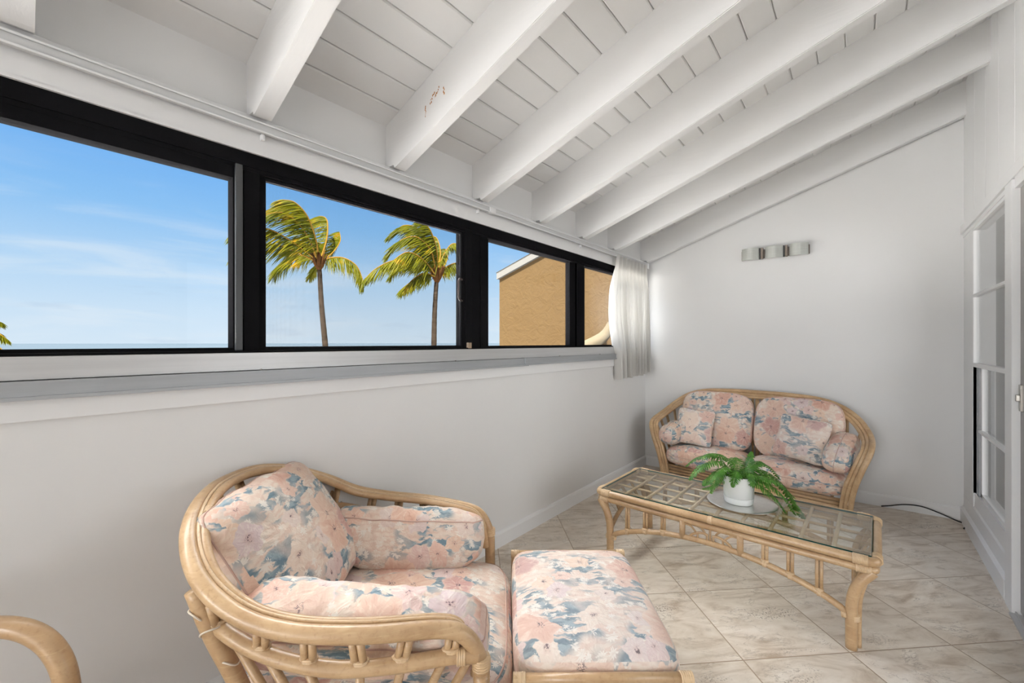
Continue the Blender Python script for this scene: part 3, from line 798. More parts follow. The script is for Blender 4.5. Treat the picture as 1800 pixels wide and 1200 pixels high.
for s_ in (-1, 1):
    for r_ in (-.155, -.265, -.375, -.485, -.60, -.72, -.82):
        top = near_on(HP, lambda p: abs(p.x - r_) + (10 if p.z < .5 else 0), s_); bot = near_on(LP, lambda p: abs(p.x - r_), s_)
        if r_ == -.82: bot = near_on(LP, lambda p: abs(p.y - s_ * .25), s_); top = near_on(HP, lambda p: abs(p.y - s_ * .27) + (10 if p.x > -.7 else 0), s_)
        tdir = Vector((1, 0, 0)) if r_ > -.65 else Vector((.6, s_ * -.8, 0))
        bm = bmesh.new()
        for k in (-1, 1): tube(bm, [bot + tdir * .0094 * k + Vector((0, 0, .008)), top + tdir * .0094 * k - Vector((0, 0, .012))], .0094, 10)
        o = obj('spindle', bm, M['rattan'], ch, smooth=True, local=True)
        bm = bmesh.new(); wrap(bm, bot + Vector((0, 0, .014)), (0, 0, 1), .021, .016, 3)
        for v in bm.verts:
            q = v.co - bot; along = q.dot(tdir); perp = q - tdir * along
            v.co = bot + tdir * along + Vector((perp.x * .62, perp.y * .62, perp.z))
        obj('cane_binding', bm, M['cane'], o, smooth=True, local=True)
    # sunburst struts under the arm
    for k, (xt, xb) in enumerate(((-.66, -.50), (-.58, -.45), (-.48, -.41), (-.375, -.375), (-.275, -.345), (-.19, -.31), (-.12, -.27))):
        tp = near_on(LP, lambda p: abs(p.x - xt), s_)
        bm = bmesh.new(); tube(bm, [tp - Vector((0, 0, .012)), Vector((xb, s_ * .372, .20))], .0105, 10); obj('strut', bm, M['rattan'], ch, smooth=True, local=True)
for y_ in (-.18, -.06, .06, .18):
    top = min([p for p in HP if p.x < -.8], key=lambda p: abs(p.y - y_)); bot = min([p for p in LP if p.x < -.8], key=lambda p: abs(p.y - y_))
    bm = bmesh.new()
    for k in (-1, 1): tube(bm, [bot + Vector((0, .01 * k, .008)), top + Vector((0, .01 * k, -.012))], .009, 10)
    obj('spindle', bm, M['rattan'], ch, smooth=True, local=True)
sr_half = [(-.085, -.352, .185), (-.35, -.365, .185), (-.60, -.345, .185), (-.74, -.25, .185), (-.78, 0, .185)]
sr_ = sr_half + [(p[0], -p[1], p[2]) for p in sr_half[-2::-1]]
bm = bmesh.new(); tube(bm, spline(sr_, 6), .018, 12); tube(bm, [(-.085, -.35, .185), (-.085, .35, .185)], .018, 12)
for k in range(6): tube(bm, [(-.16 - .1 * k, -.35 + .01 * k, .185), (-.16 - .1 * k, .35 - .01 * k, .185)], .010, 8)
obj('seat_frame', bm, M['rattan'], ch, smooth=True, local=True)
for s_ in (-1, 1):
    i0 = min(range(len(HP)), key=lambda i: (HP[i] - Vector((-.90, s_ * .21, .765))).length)
    wraps(ch, [((-.086, s_ * .364, .452), (0, 0, 1), .0225, .03), ((-.135, s_ * .374, .476), (1, -.1 * s_, 0), .020, .022), (inset(HP, .034, .004)[i0], HP[i0 + 1] - HP[i0 - 1], .0145, .028, 5)])
    for (c_, ax, r_) in (((-.762, s_ * .384, .60), (.5, 0, .85), .024), ((-.735, s_ * .38, .56), (-.5, 0, .85), .027), ((-.70, s_ * .368, .475), (.25, 0, 1), .0225)):
        ax = Vector(ax).normalized(); u_ = ax.orthogonal().normalized(); v_ = ax.cross(u_); bm = bmesh.new()
        tube(bm, [Vector(c_) + (u_ * math.cos(2 * PI * k / 20) + v_ * math.sin(2 * PI * k / 20)) * r_ + ax * .006 * math.sin(4 * PI * k / 20) for k in range(20)], .0022, 6, True)
        obj('twine_tie', bm, M['cord'], ch, smooth=True, local=True)['label'] = 'white twine tie at a rear leg'

def loc_frame(MM, c, ex, ez):
    R = MM.to_3x3()
    return frame_of(MM @ Vector(c), R @ Vector(ex), R @ Vector(ez))
cushion('seat_cushion', 'thick floral seat cushion on the rattan armchair nearest the camera', 'cushion', None,
        loc_frame(CHM, (-.385, 0, .293), (1, 0, 0), (0, 0, 1)), (.385, .338, .092), e1=6, e2=3.4, puff=.14, amp=.003, seed=3, pipes=((.62, 'xy'), (-.62, 'xy')), uvoff=(.13, .41), freq=4)
cushion('back_cushion', 'big crumpled floral back cushion leaning in the rattan armchair', 'cushion', None,
        loc_frame(CHM, (-.752, .012, .580), (0, 1, 0), (.84, 0, .54)), (.285, .232, .092), e1=9, e2=3.2, puff=.16, amp=.010, seed=8, pipes=((.28, 'xy'), (-.45, 'xy')), uvoff=(.52, .05), freq=5.5, n=34)
bk = bpy.data.objects['back_cushion']
for o_ in [bk] + list(bk.children):
    Pw = off_wall([CHM.inverted() @ (bk.matrix_world @ v.co) for v in o_.data.vertices], WX + .004); Mi = bk.matrix_world.inverted()
    for v, p_ in zip(o_.data.vertices, Pw): v.co = Mi @ (CHM @ p_)
cushion('arm_pillow', 'long floral arm pillow on the camera side of the rattan armchair', 'pillow', 'floral arm pillows of the rattan armchair',
        loc_frame(CHM, (-.405, -.272, .482), (1, -.03, -.06), (.02, -.35, .94)), (.335, .080, .112), e1=5.5, e2=3.4, puff=.05, amp=.010, seed=12, sag=.014, pipes=((.45, 'xy'), ), uvoff=(.9, .3), freq=6, n=32)
cushion('arm_pillow', 'long floral arm pillow on the window side of the rattan armchair, sagging in the middle', 'pillow', 'floral arm pillows of the rattan armchair',
        loc_frame(CHM, (-.420, .292, .478), (1, .03, -.06), (.03, .42, .9)), (.310, .080, .116), e1=5, e2=3.2, puff=.03, amp=.011, seed=21, sag=.018, pipes=((.5, 'xy'), ), uvoff=(.22, .77), freq=6, n=32)

# ------------------------------------------------------------------ ottoman
OT = cam_pt(.238, 1.448, 0); OTA = YAW + math.radians(.6)
ot = empty('rattan_ottoman', OT, OTA); tag(ot, 'rattan ottoman with floral cushion pushed up to the front of the armchair', 'ottoman')
OTM = Matrix.Translation(OT) @ Matrix.Rotation(OTA, 4, 'Z')
for s_ in (-1, 1):
    bm = bmesh.new(); tube(bm, [(-.238, s_ * .331, .360), (.238, s_ * .331, .360)], .0135, 12)
    o = obj('side_rail', bm, M['rattan'], ot, smooth=True, local=True)
    wraps(o, [((e * .222, s_ * .331, .360), (1, 0, 0), .0145, .034) for e in (-1, 1)])
    for e in (-1, 1):
        obj('leg', tb([(e * .222, s_ * .331, .352), (e * .222, s_ * .329, .2), (e * .225, s_ * .325, 0)], .0165, 12, 4), M['rattan'], ot, smooth=True, local=True)
    bm = bmesh.new(); tube(bm, [(-.222, s_ * .329, .22), (.222, s_ * .329, .22)], .012, 10)
    for k in range(5): tube(bm, [(-.15 + .075 * k, s_ * .33, .355), (-.15 + .075 * k, s_ * .329, .22)], .007, 8)
    obj('side_grille', bm, M['rattan'], ot, smooth=True, local=True)
bm = bmesh.new()
for e in (-1, 1): tube(bm, [(e * .222, -.33, .235), (e * .222, .33, .235)], .014, 10)
for k in range(5): tube(bm, [(-.22, -.22 + .11 * k, .24), (.22, -.22 + .11 * k, .24)], .009, 8)
obj('seat_frame', bm, M['rattan'], ot, smooth=True, local=True)
cushion('ottoman_cushion', 'pale floral box cushion on the rattan ottoman', 'cushion', None,
        loc_frame(OTM, (0, 0, .333), (1, 0, 0), (0, 0, 1)), (.236, .316, .078), mat='floral2', e1=9, e2=4.2, puff=.13, amp=.0025, seed=5, pipes=((-.75, 'xy'),), piper=.0024, uvoff=(.37, .18), freq=5, n=30)

# ------------------------------------------------------------------ second rattan chair, only its arm shows at the lower left
c2 = empty('rattan_chair', cam_pt(-1.30, .98, 0), YAW + math.radians(4))
tag(c2, 'rattan chair mostly out of frame at lower left, only its looped arm showing', 'chair')
def arm2(y):
    return tb([(-.42, y, 0), (-.42, y, .40), (-.40, y, .52), (-.32, y, .592), (-.20, y, .606), (-.02, y, .592), (.10, y, .603), (.185, y, .592), (.245, y, .545), (.275, y, .46), (.28, y, .30), (.28, y, 0)], .0225, 14, 6)
for y in (-.03, -.58): obj('arm', arm2(y), M['rattan'], c2, smooth=True, local=True)
bm = bmesh.new()
for a, b_ in (((.28, -.03), (.28, -.58)), ((-.42, -.03), (-.42, -.58)), ((.28, -.03), (-.42, -.03)), ((.28, -.58), (-.42, -.58))): tube(bm, [(a[0], a[1], .30), (b_[0], b_[1], .30)], .018, 10)
for k in range(6): tube(bm, [(-.32 + .1 * k, -.03, .30), (-.32 + .1 * k, -.58, .30)], .009, 8)
obj('seat_frame', bm, M['rattan'], c2, smooth=True, local=True)
bm = tb([(-.42, -.03, .35), (-.44, -.04, .6), (-.49, -.10, .86), (-.50, -.30, .92), (-.49, -.50, .86), (-.44, -.57, .6), (-.42, -.58, .35)], .02, 12, 6)
for k in range(5): tube(bm, [(-.42, -.10 - .1 * k, .30), (-.485, -.10 - .1 * k, .88)], .010, 8)
obj('backrest', bm, M['rattan'], c2, smooth=True, local=True)

# ------------------------------------------------------------------ loveseat
LA = math.radians(-4.0); LC = Vector((-.712, 3.9, 0))
lv = empty('rattan_loveseat', LC, LA); tag(lv, 'rattan two-seat loveseat against the far white wall', 'loveseat')
LM = Matrix.Translation(LC) @ Matrix.Rotation(LA, 4, 'Z')
lh = [(-.655, -.165, 0), (-.662, -.175, .12), (-.685, -.195, .26), (-.728, -.205, .40), (-.765, -.175, .505), (-.772, -.10, .548), (-.765, .00, .575), (-.738, .10, .618), (-.68, .185, .685), (-.58, .225, .757), (-.44, .24, .802), (-.22, .243, .820), (0, .243, .822)]
lhoop = lh + [(-p[0], p[1], p[2]) for p in lh[-2::-1]]
LHP = spline(lhoop, 7)
lctr = lambda p: Vector((0, .02, .40)) if p.z > .3 else Vector((0, p.y, p.z))
bm = bmesh.new(); tube(bm, LHP, .0175, 12); obj('top_rail', bm, M['rattan'], lv, smooth=True, local=True)
for d_, r_ in ((.026, .013), (.048, .013)):
    P = inset(LHP, d_, 0, lctr); bm = bmesh.new(); tube(bm, P, r_, 10); obj('inner_rail', bm, M['rattan'], lv, smooth=True, local=True)
for s_ in (-1, 1):
    obj('leg', tb([(s_ * .60, .235, .70), (s_ * .60, .225, .4), (s_ * .60, .215, 0)], .019, 12, 3), M['rattan'], lv, smooth=True, local=True)
bm = bmesh.new()
for k in range(3): tube(bm, [(-.63, -.165 + .004 * k, .108 + .025 * k), (.63, -.165 + .004 * k, .108 + .025 * k)], .0125, 10)
obj('front_rail', bm, M['rattan'], lv, smooth=True, local=True)
bm = bmesh.new()
for s_ in (-1, 1): tube(bm, [(s_ * .645, -.165, .14), (s_ * .60, .22, .14)], .016, 10)
tube(bm, [(-.6, .22, .14), (.6, .22, .14)], .016, 10)
for k in range(11): tube(bm, [(-.55 + .11 * k, -.16, .145), (-.55 + .11 * k, .22, .145)], .009, 8)
obj('seat_frame', bm, M['rattan'], lv, smooth=True, local=True)
bm = bmesh.new(); tube(bm, [(0, .235, .15), (0, .240, .805)], .016, 10); tube(bm, [(-.035, .235, .15), (-.035, .24, .80)], .009, 8); tube(bm, [(.035, .235, .15), (.035, .24, .80)], .009, 8)
obj('back_post', bm, M['rattan'], lv, smooth=True, local=True)
for x_ in (-.48, -.36, -.24, -.12, .12, .24, .36, .48):
    tp = min(LHP, key=lambda p: abs(p.x - x_) + (10 if p.z < .6 else 0))
    bm = bmesh.new()
    for k in (-1, 1): tube(bm, [(x_ + .01 * k, .228, .145), (x_ + .01 * k, tp.y, tp.z)], .008, 8)
    obj('spindle', bm, M['rattan'], lv, smooth=True, local=True)
for s_ in (-1, 1):
    for y_ in (-.09, .0, .09, .16):
        tp = min([p for p in LHP if p.x * s_ > 0 and p.z > .52], key=lambda p: abs(p.y - y_))
        bm = bmesh.new()
        for k in (-1, 1): tube(bm, [(s_ * .625, y_ + .01 * k, .14), (tp.x, tp.y + .01 * k, tp.z)], .008, 8)
        obj('spindle', bm, M['rattan'], lv, smooth=True, local=True)
wraps(lv, [((s_ * .655, -.17, .155), (0, 0, 1), .021, .03) for s_ in (-1, 1)])
for s_, lab in ((-1, 'floral seat cushion on the loveseat, on the window side'), (1, 'floral seat cushion on the loveseat, on the glass door side')):
    cushion('seat_cushion', lab, 'cushion', 'floral seat cushions of the loveseat',
            loc_frame(LM, (s_ * .322, -.022, .252), (1, 0, 0), (0, 0, 1)), (.319, .188, .090), e1=6, e2=3.2, puff=.12, amp=.003, seed=30 + s_, pipes=((.05, 'xy'),), piper=.0026, uvoff=(.3 + s_ * .4, .6), freq=5)
for s_, lab in ((-1, 'tall floral back cushion of the loveseat, on the window side'), (1, 'tall floral back cushion of the loveseat, on the glass door side')):
    cushion('back_cushion', lab, 'cushion', 'floral back cushions of the loveseat',
            loc_frame(LM, (s_ * .305, .140, .560), (1, 0, 0), (0, -.97, .24)), (.300, .250, .072), e1=4.2, e2=2.8, puff=.12, amp=.006, seed=40 + s_, pipes=((.35, 'xy'),), piper=.0026, uvoff=(.8 + s_ * .3, .1), freq=6)
cushion('throw_pillow', 'square floral throw pillow beside the round bolster at the window end of the loveseat', 'pillow', 'square throw pillows on the loveseat',
        loc_frame(LM, (-.430, -.030, .505), (.99, .10, -.05), (.08, -.90, .42)), (.158, .165, .055), mat='floral2', e1=9, e2=2.0, puff=.12, pinch=.55, ears=.07, amp=.004, seed=51, pipes=(), uvoff=(.6, .9))
cushion('throw_pillow', 'square floral throw pillow leaning at the door end of the loveseat', 'pillow', 'square throw pillows on the loveseat',
        loc_frame(LM, (.366, -.060, .530), (.98, -.10, -.12), (-.05, -.93, .34)), (.170, .168, .055), mat='floral2', e1=9, e2=2.0, puff=.12, pinch=.55, ears=.07, amp=.004, seed=57, pipes=(), uvoff=(.1, .2))
cushion('bolster', 'round floral bolster lying end-on at the window arm of the loveseat', 'bolster', 'floral bolsters on the loveseat arms',
        loc_frame(LM, (-.602, -.050, .436), (.06, .99, .10), (0, -.10, .99)), (.185, .092, .094), e1=3.2, e2=2.3, puff=.03, amp=.004, seed=61, pipes=((.03, 'xz'),), piper=.0024, uvoff=(.45, .35))
cushion('bolster', 'floral bolster propped along the door-side arm of the loveseat', 'bolster', 'floral bolsters on the loveseat arms',
        loc_frame(LM, (.600, -.045, .470), (.10, .90, .36), (.10, -.35, .92)), (.205, .092, .096), e1=3.2, e2=2.3, puff=.03, amp=.004, seed=66, pipes=((.03, 'xz'),), piper=.0024, uvoff=(.05, .55))

# ------------------------------------------------------------------ coffee table
TA = math.radians(-1.2); TC = Vector((-.573, 2.504, 0))
tbl = empty('coffee_table', TC, TA); tag(tbl, 'long rattan coffee table with inset glass top and arched apron', 'coffee table')
TM = Matrix.Translation(TC) @ Matrix.Rotation(TA, 4, 'Z')
hx, hy = .622, .276
def rrect(hx, hy, z, r, n=5):
    out = []
    for (sx, sy, a0) in ((1, 1, 0), (-1, 1, 90), (-1, -1, 180), (1, -1, 270)):
        for k in range(n + 1):
            a = math.radians(a0 + 90 * k / n); out.append((sx * (hx - r) + r * math.cos(a), sy * (hy - r) + r * math.sin(a), z))
    return out
obj('top_rail', tb(rrect(hx, hy, .372, .022), .018, 12, 0, True), M['rattan'], tbl, smooth=True, local=True)
obj('lower_rail', tb(rrect(hx - .004, hy - .004, .336, .022), .0155, 12, 0, True), M['rattan'], tbl, smooth=True, local=True)
for sx in (-1, 1):
    for sy in (-1, 1):
        wraps(tbl, [((sx * (hx - .05), sy * hy, .372), (1, 0, 0), .020, .05), ((sx * hx, sy * (hy - .045), .372), (0, 1, 0), .020, .045), ((sx * (hx - .04), sy * (hy - .004), .336), (1, 0, 0), .0175, .05)])
for sy in (-1, 1): wraps(tbl, [((0, sy * hy, .372), (1, 0, 0), .0195, .02)])
for sx in (-1, 1):
    for sy in (-1, 1):
        bm = tb([(sx * .612, sy * .270, .332), (sx * .596, sy * .273, .312), (sx * .568, sy * .276, .272), (sx * .549, sy * .278, .215), (sx * .544, sy * .278, .14), (sx * .544, sy * .278, 0)], .0205, 14, 5)
        lg = obj('leg', bm, M['rattan'], tbl, smooth=True, local=True)
        bm = tb([(sx * .600, sy * .235, .325), (sx * .585, sy * .243, .28), (sx * .566, sy * .248, .2), (sx * .562, sy * .248, .1), (sx * .562, sy * .248, 0)], .0145, 12, 5)
        obj('side_rod', bm, M['rattan'], lg, smooth=True, local=True)
        wraps(lg, [((sx * .548, sy * .272, .128), (0, 0, 1), .0235, .022, 4), ((sx * .520, sy * .278, .133), (1, 0, .1), .0165, .018, 3)])
arch = lambda x: .126 + .132 * max(0, 1 - (x / .545) ** 2) ** .75
for sy in (-1, 1):
    bm = tb([(-.545 + 1.09 * k / 28, sy * .278, arch(-.545 + 1.09 * k / 28)) for k in range(29)], .0142, 10); obj('arched_stretcher', bm, M['rattan'], tbl, smooth=True, local=True)
    for x_ in (-.437, -.333, -.235, .235, .333, .437):
        bm = bmesh.new()
        for k in (-1, 1): tube(bm, [(x_ + .0075 * k, sy * .278, arch(x_)), (x_ + .0075 * k, sy * .274, .336)], .0072, 8)
        o = obj('spindle', bm, M['rattan'], tbl, smooth=True, local=True)
        wraps(o, [((x_, sy * .278, arch(x_) + .014), (0, 0, 1), .0155, .010, 2), ((x_, sy * .278, arch(x_)), (1, 0, 0), .0150, .016, 3)])
    for x_ in (-.134, .134): obj('post', tb([(x_, sy * .280, arch(x_) - .006), (x_, sy * .280, .336)], .0145, 12), M['rattan'], tbl, smooth=True, local=True)
    bm = bmesh.new(); y_ = sy * .278
    for s_ in (-1, 1):
        tube(bm, spline([(s_ * .098, y_, .258), (s_ * .088, y_, .276), (s_ * .062, y_, .292), (s_ * .030, y_, .299), (s_ * .014, y_, .292)], 4), .0066, 8)
        tube(bm, spline([(s_ * .124, y_, .322), (s_ * .092, y_, .318), (s_ * .066, y_, .293)], 4), .005, 8)
        tube(bm, spline([(s_ * .058, y_, .333), (s_ * .036, y_, .318), (s_ * .022, y_, .298)], 4), .005, 8)
        tube(bm, [(s_ * .060, y_, .258), (s_ * .058, y_, .292)], .0052, 8)
        tube(bm, [(s_ * .014, y_, .258), (s_ * .014, y_, .300)], .0058, 8)
    tube(bm, [(0, y_, .258), (0, y_, .336)], .0058, 8)
    tag(obj('fan_motif', bm, M['rattan'], tbl, smooth=True, local=True), 'bent-cane fan motif in the middle of the apron')
for sx in (-1, 1):
    bm = tb([(sx * .556, -.27 + .54 * k / 16, .126 + .13 * (1 - ((-.27 + .54 * k / 16) / .27) ** 2) ** .75) for k in range(17)], .0125, 10); obj('end_arch', bm, M['rattan'], tbl, smooth=True, local=True)
    for y_ in (-.13, 0, .13):
        bm = bmesh.new()
        for k in (-1, 1): tube(bm, [(sx * .558, y_ + .0075 * k, .126 + .13 * (1 - (y_ / .27) ** 2) ** .75), (sx * .610, y_ + .0075 * k, .336)], .0062, 8)
        obj('spindle', bm, M['rattan'], tbl, smooth=True, local=True)
bm = bmesh.new()
for k in range(9): tube(bm, [(-.482 + .1205 * k, -hy + .01, .368), (-.482 + .1205 * k, hy - .01, .368)], .0088, 8)
for y_ in (-.165, -.055, .055, .165): tube(bm, [(-hx + .01, y_, .360), (hx - .01, y_, .360)], .0072, 8)
obj('lattice', bm, M['cane'], tbl, smooth=True, local=True)
gl = obj('glass_top', bx(-.606, .606, -.260, .260, .3815, .3905), M['tglass'], tbl, local=True)
gl['label'] = 'clear glass top'
bm = bmesh.new()
for a in ((-.6065, .6065, -.2612, -.260), (-.6065, .6065, .260, .2612), (-.6075, -.606, -.2612, .2612), (.606, .6075, -.2612, .2612)): box(bm, *a, .3815, .3905)
e_ = obj('glass_edge', bm, M['gedge'], gl, local=True); e_['label'] = 'dark green polished glass edge'

# tray and fern
PT = Vector((-.500, 2.527, .3908))
bm = bmesh.new(); lathe(bm, [(.0, .0005), (.13, .0005), (.166, .004), (.168, .0055), (.166, .0065), (.14, .0035), (.0, .003)], PT, 64, False)
tag(obj('round_tray', bm, M['plate'], smooth=True), 'round flat silver tray under the potted fern on the glass table', 'tray')
PP = Vector((-.512, 2.520, .3945))
fern = empty('potted_fern', PP); tag(fern, 'green Boston fern in a white pot on the silver tray', 'potted plant')
bm = bmesh.new(); lathe(bm, [(.064, .012), (.066, .006), (.0705, .034), (.0722, .035), (.0755, .10), (.0785, .142), (.0785, .146), (.0745, .146), (.072, .10), (.070, .05)], PP, 48, False); obj('pot', bm, M['pot'], fern, smooth=True)
bm = bmesh.new(); lathe(bm, [(0, 0), (.066, 0), (.0695, .003), (.0735, .031), (.0725, .0335), (.069, .032), (.066, .006), (0, .005)], PP, 48, False); tag(obj('saucer', bm, M['pot'], fern, smooth=True), 'attached white saucer')
bm = bmesh.new(); lathe(bm, [(0, .128), (.0735, .126)], PP, 32, False); obj('soil', bm, M['soil'], fern)
R_ = Vector((cs, sn, 0)); F_ = Vector((-sn, cs, 0)); Zv = Vector((0, 0, 1))
def frond(bmL, bmS, P, L, W, rnd, droop=.35, npair=22):
    n = len(P)
    tube(bmS, P, [.0016 * (1 - .6 * i / (n - 1)) for i in range(n)], 5)
    tot = sum((P[i + 1] - P[i]).length for i in range(n - 1))
    for k in range(npair):
        t = .10 + .88 * k / (npair - 1)
        f = t * (n - 1); i = min(int(f), n - 2); p = P[i].lerp(P[i + 1], f - i); tg = (P[i + 1] - P[i]).normalized()
        side = tg.cross(Zv)
        if side.length < .25: side = tg.cross(F_)
        side.normalize(); up = side.cross(tg).normalized()
        ln = W * (math.sin(PI * min(1, (t + .12) / 1.12)) ** .6) * (1 - .45 * t) * rnd.uniform(.85, 1.1)
        for s_ in (-1, 1):
            d = (side * s_ + tg * .28 - Zv * (droop + rnd.uniform(-.08, .12)) + up * rnd.uniform(.0, .2)).normalized()
            wv = (tg - d * tg.dot(d)).normalized(); nn = d.cross(wv)
            w_ = max(.0026, tot / npair * .44)
            pts = []
            for (a, b_) in ((0, .55), (.25, 1), (.6, .85), (.88, .45), (1, .05)):
                c_ = p + d * ln * a - Zv * ln * .22 * a * a + nn * .002 * math.sin(a * 9)
                pts.append((c_ + wv * w_ * b_, c_ - wv * w_ * b_))
            vs = [(bmL.verts.new(a_), bmL.verts.new(b_)) for a_, b_ in pts]
            for q in range(len(vs) - 1): bmL.faces.new((vs[q][0], vs[q][1], vs[q + 1][1], vs[q + 1][0]))
PX = .00303
top = PP + Vector((0, 0, .140))
rnd = random.Random(11)
FR = [  # (px right, px down, depth m) control points from the pot mouth
    ([(-6, 2, 0), (-34, -26, -.01), (-68, -20, -.02), (-92, 4, -.03)], .064),
    ([(-6, 2, .02), (-30, -30, .05), (-58, -24, .10), (-76, -4, .13)], .060),
    ([(-5, 3, -.02), (-28, -20, -.05), (-52, -12, -.07), (-70, 8, -.08)], .055),
    ([(-4, 2, .0), (-18, -30, .03), (-42, -34, .06), (-60, -22, .08)], .052),
    ([(-8, 5, 0), (-26, -8, -.01), (-44, 4, -.02), (-54, 28, -.03)], .050),
    ([(-8, 6, .03), (-28, 0, .06), (-44, 14, .08), (-52, 26, .07)], .045),
    ([(-6, 6, .01), (-24, 8, .02), (-42, 22, .03), (-60, 27, .03)], .040),
    ([(-2, 2, -.03), (-14, -16, -.07), (-24, -8, -.10), (-30, 8, -.11)], .048),
    ([(2, 2, -.03), (6, -12, -.06), (8, -4, -.085), (8, 10, -.095)], .040),
    ([(8, 2, .02), (24, -14, .05), (32, -26, .06), (34, -38, .06)], .044),
    ([(6, 2, 0), (22, -16, .0), (40, -24, .02), (54, -16, .04)], .050),
    ([(8, 2, .02), (36, -18, .04), (64, -12, .06), (88, 14, .07)], .056),
    ([(8, 3, 0), (38, -10, .01), (70, 6, .02), (94, 36, .03)], .066),
    ([(8, 3, -.02), (36, -4, -.05), (66, 16, -.07), (88, 48, -.07), (104, 70, -.05)], .070),
    ([(6, 4, -.03), (30, 2, -.08), (54, 22, -.12), (72, 52, -.13)], .070),
    ([(8, 3, .0), (46, -2, .0), (80, 20, -.01), (98, 52, -.02), (114, 76, -.02)], .058),
    ([(5, 4, -.04), (22, 8, -.09), (40, 26, -.13), (54, 48, -.14)], .060),
    ([(4, 3, -.02), (24, -6, -.06), (50, 2, -.10), (74, 26, -.12)], .062),
    ([(2, 2, .03), (10, -18, .07), (14, -22, .12), (16, -8, .15)], .050),
    ([(0, 2, .0), (-4, -20, .02), (-12, -26, .06), (-20, -20, .10)], .046)]
for k, (cp, W) in enumerate(FR):
    P = spline([top + R_ * (a * PX) + F_ * dd - Zv * (b_ * PX) for a, b_, dd in cp], 6)
    bl = bmesh.new(); bs = bmesh.new()
    frond(bl, bs, P, 0, W * 1.06, rnd, .22, 26)
    st = obj('frond', bl, M['fern'], fern, smooth=True)
    obj('stem', bs, M['stem'], st, smooth=True)

# ------------------------------------------------------------------ outside
def struct_o(name, bm, mat): return struct(name, bm, mat)
bm = bmesh.new(); box(bm, -60, -1.9, -60, 60, -4.2, -4.0); struct('ground_outside', bm, M['bounce_ground'])  # unseen ground whitened as a reflector to throw light up indoors
bm = bmesh.new(); box(bm, -4000, -60, -4000, 4000, -5.2, -5.0); struct('sea_outside', bm, M['sea'])

def palm(name_lab, base_px, D, crown, foot, fronds, seed, sc=1.0, group='coconut palms outside the window'):
    """crown and foot: (right, z) at depth D; fronds: control points (right, up, depth) in metres from the crown"""
    rnd = random.Random(seed)
    C0 = cam_pt(crown[0], D, crown[1]); B0 = cam_pt(foot[0], D + .3, -4.0)
    t = empty('coconut_palm', B0); tag(t, name_lab, 'palm tree', group)
    mid = cam_pt(foot[1], D + .1, 1.1)
    P = spline([B0, B0.lerp(mid, .5) + Vector((.05, .05, 0)), mid, mid.lerp(C0, .5) + (R_ * -.03), C0], 8)
    n = len(P); bm = bmesh.new()
    tube(bm, P, [.16 - .075 * (i / (n - 1)) ** .7 + .006 * (i % 2) for i in range(n)], 12); obj('trunk', bm, M['bark'], t, smooth=True)
    bm = bmesh.new(); lathe(bm, [(.09, -.30), (.15, -.18), (.19, .0), (.16, .2), (.06, .35)], C0, 12)
    for k in range(14):
        a = rnd.uniform(0, 6.28); tube(bm, [C0 + Vector((.12 * math.cos(a), .12 * math.sin(a), -.15)), C0 + Vector((.26 * math.cos(a), .26 * math.sin(a), .15)), C0 + Vector((.34 * math.cos(a), .34 * math.sin(a), .38))], [.05, .04, .02], 6)
    obj('crown_fibre', bm, M['coir'], t, smooth=True)
    for (cp, LL, wind) in fronds:
        Pf = spline([C0 + R_ * a * sc + Zv * b_ * sc + F_ * dd * sc for a, b_, dd in cp], 9)
        bl = bmesh.new(); bs = bmesh.new(); n = len(Pf)
        tube(bs, Pf, [.035 * (1 - .8 * i / (n - 1)) + .004 for i in range(n)], 6)
        NP = 84
        for k in range(NP):
            tt = .16 + .84 * k / (NP - 1); f = tt * (n - 1); i = min(int(f), n - 2); p = Pf[i].lerp(Pf[i + 1], f - i); tg = (Pf[i + 1] - Pf[i]).normalized()
            sd = tg.cross(Zv)
            sd = sd.normalized() if sd.length > .2 else F_
            ln = LL * sc * (.32 + .62 * math.sin(PI * min(1, tt * .95 + .05)) ** .7) * rnd.uniform(.8, 1.15)
            for s_ in (-1, 1):
                d = (tg * .55 + sd * s_ * .42 + R_ * wind[0] + Zv * wind[1] + Vector((rnd.uniform(-.2, .2), rnd.uniform(-.2, .2), rnd.uniform(-.18, .18)))).normalized()
                wv = d.cross(F_ * -1); wv = wv.normalized() if wv.length > .1 else Zv
                wv = (wv + F_ * rnd.uniform(-.5, .5)).normalized()
                w_ = .019 * sc
                pts = []
                for (a, b_) in ((0, .8), (.35, 1), (.75, .7), (1, .1)):
                    c_ = p + d * ln * a + (R_ * wind[0] * .10 - Zv * .22) * ln * a * a
                    pts.append((bl.verts.new(c_ + wv * w_ * b_), bl.verts.new(c_ - wv * w_ * b_)))
                for q in range(3): bl.faces.new((pts[q][0], pts[q][1], pts[q + 1][1], pts[q + 1][0]))
        fo = obj('frond', bl, M['palm'], t); obj('midrib', bs, M['rachis'], fo, smooth=True)
    return t
def rz(u, v, D): return ((u - 900) / 740 * D, 1.25 - (v - 602) / 740 * D)
PD = 18.0; k_ = PD / 740
c1 = rz(561, 462, PD); f1 = rz(570, 606, PD)
def fp(lst): return [(a * k_, -b_ * k_, dd) for a, b_, dd in lst]
wl = (-.55, -.55)
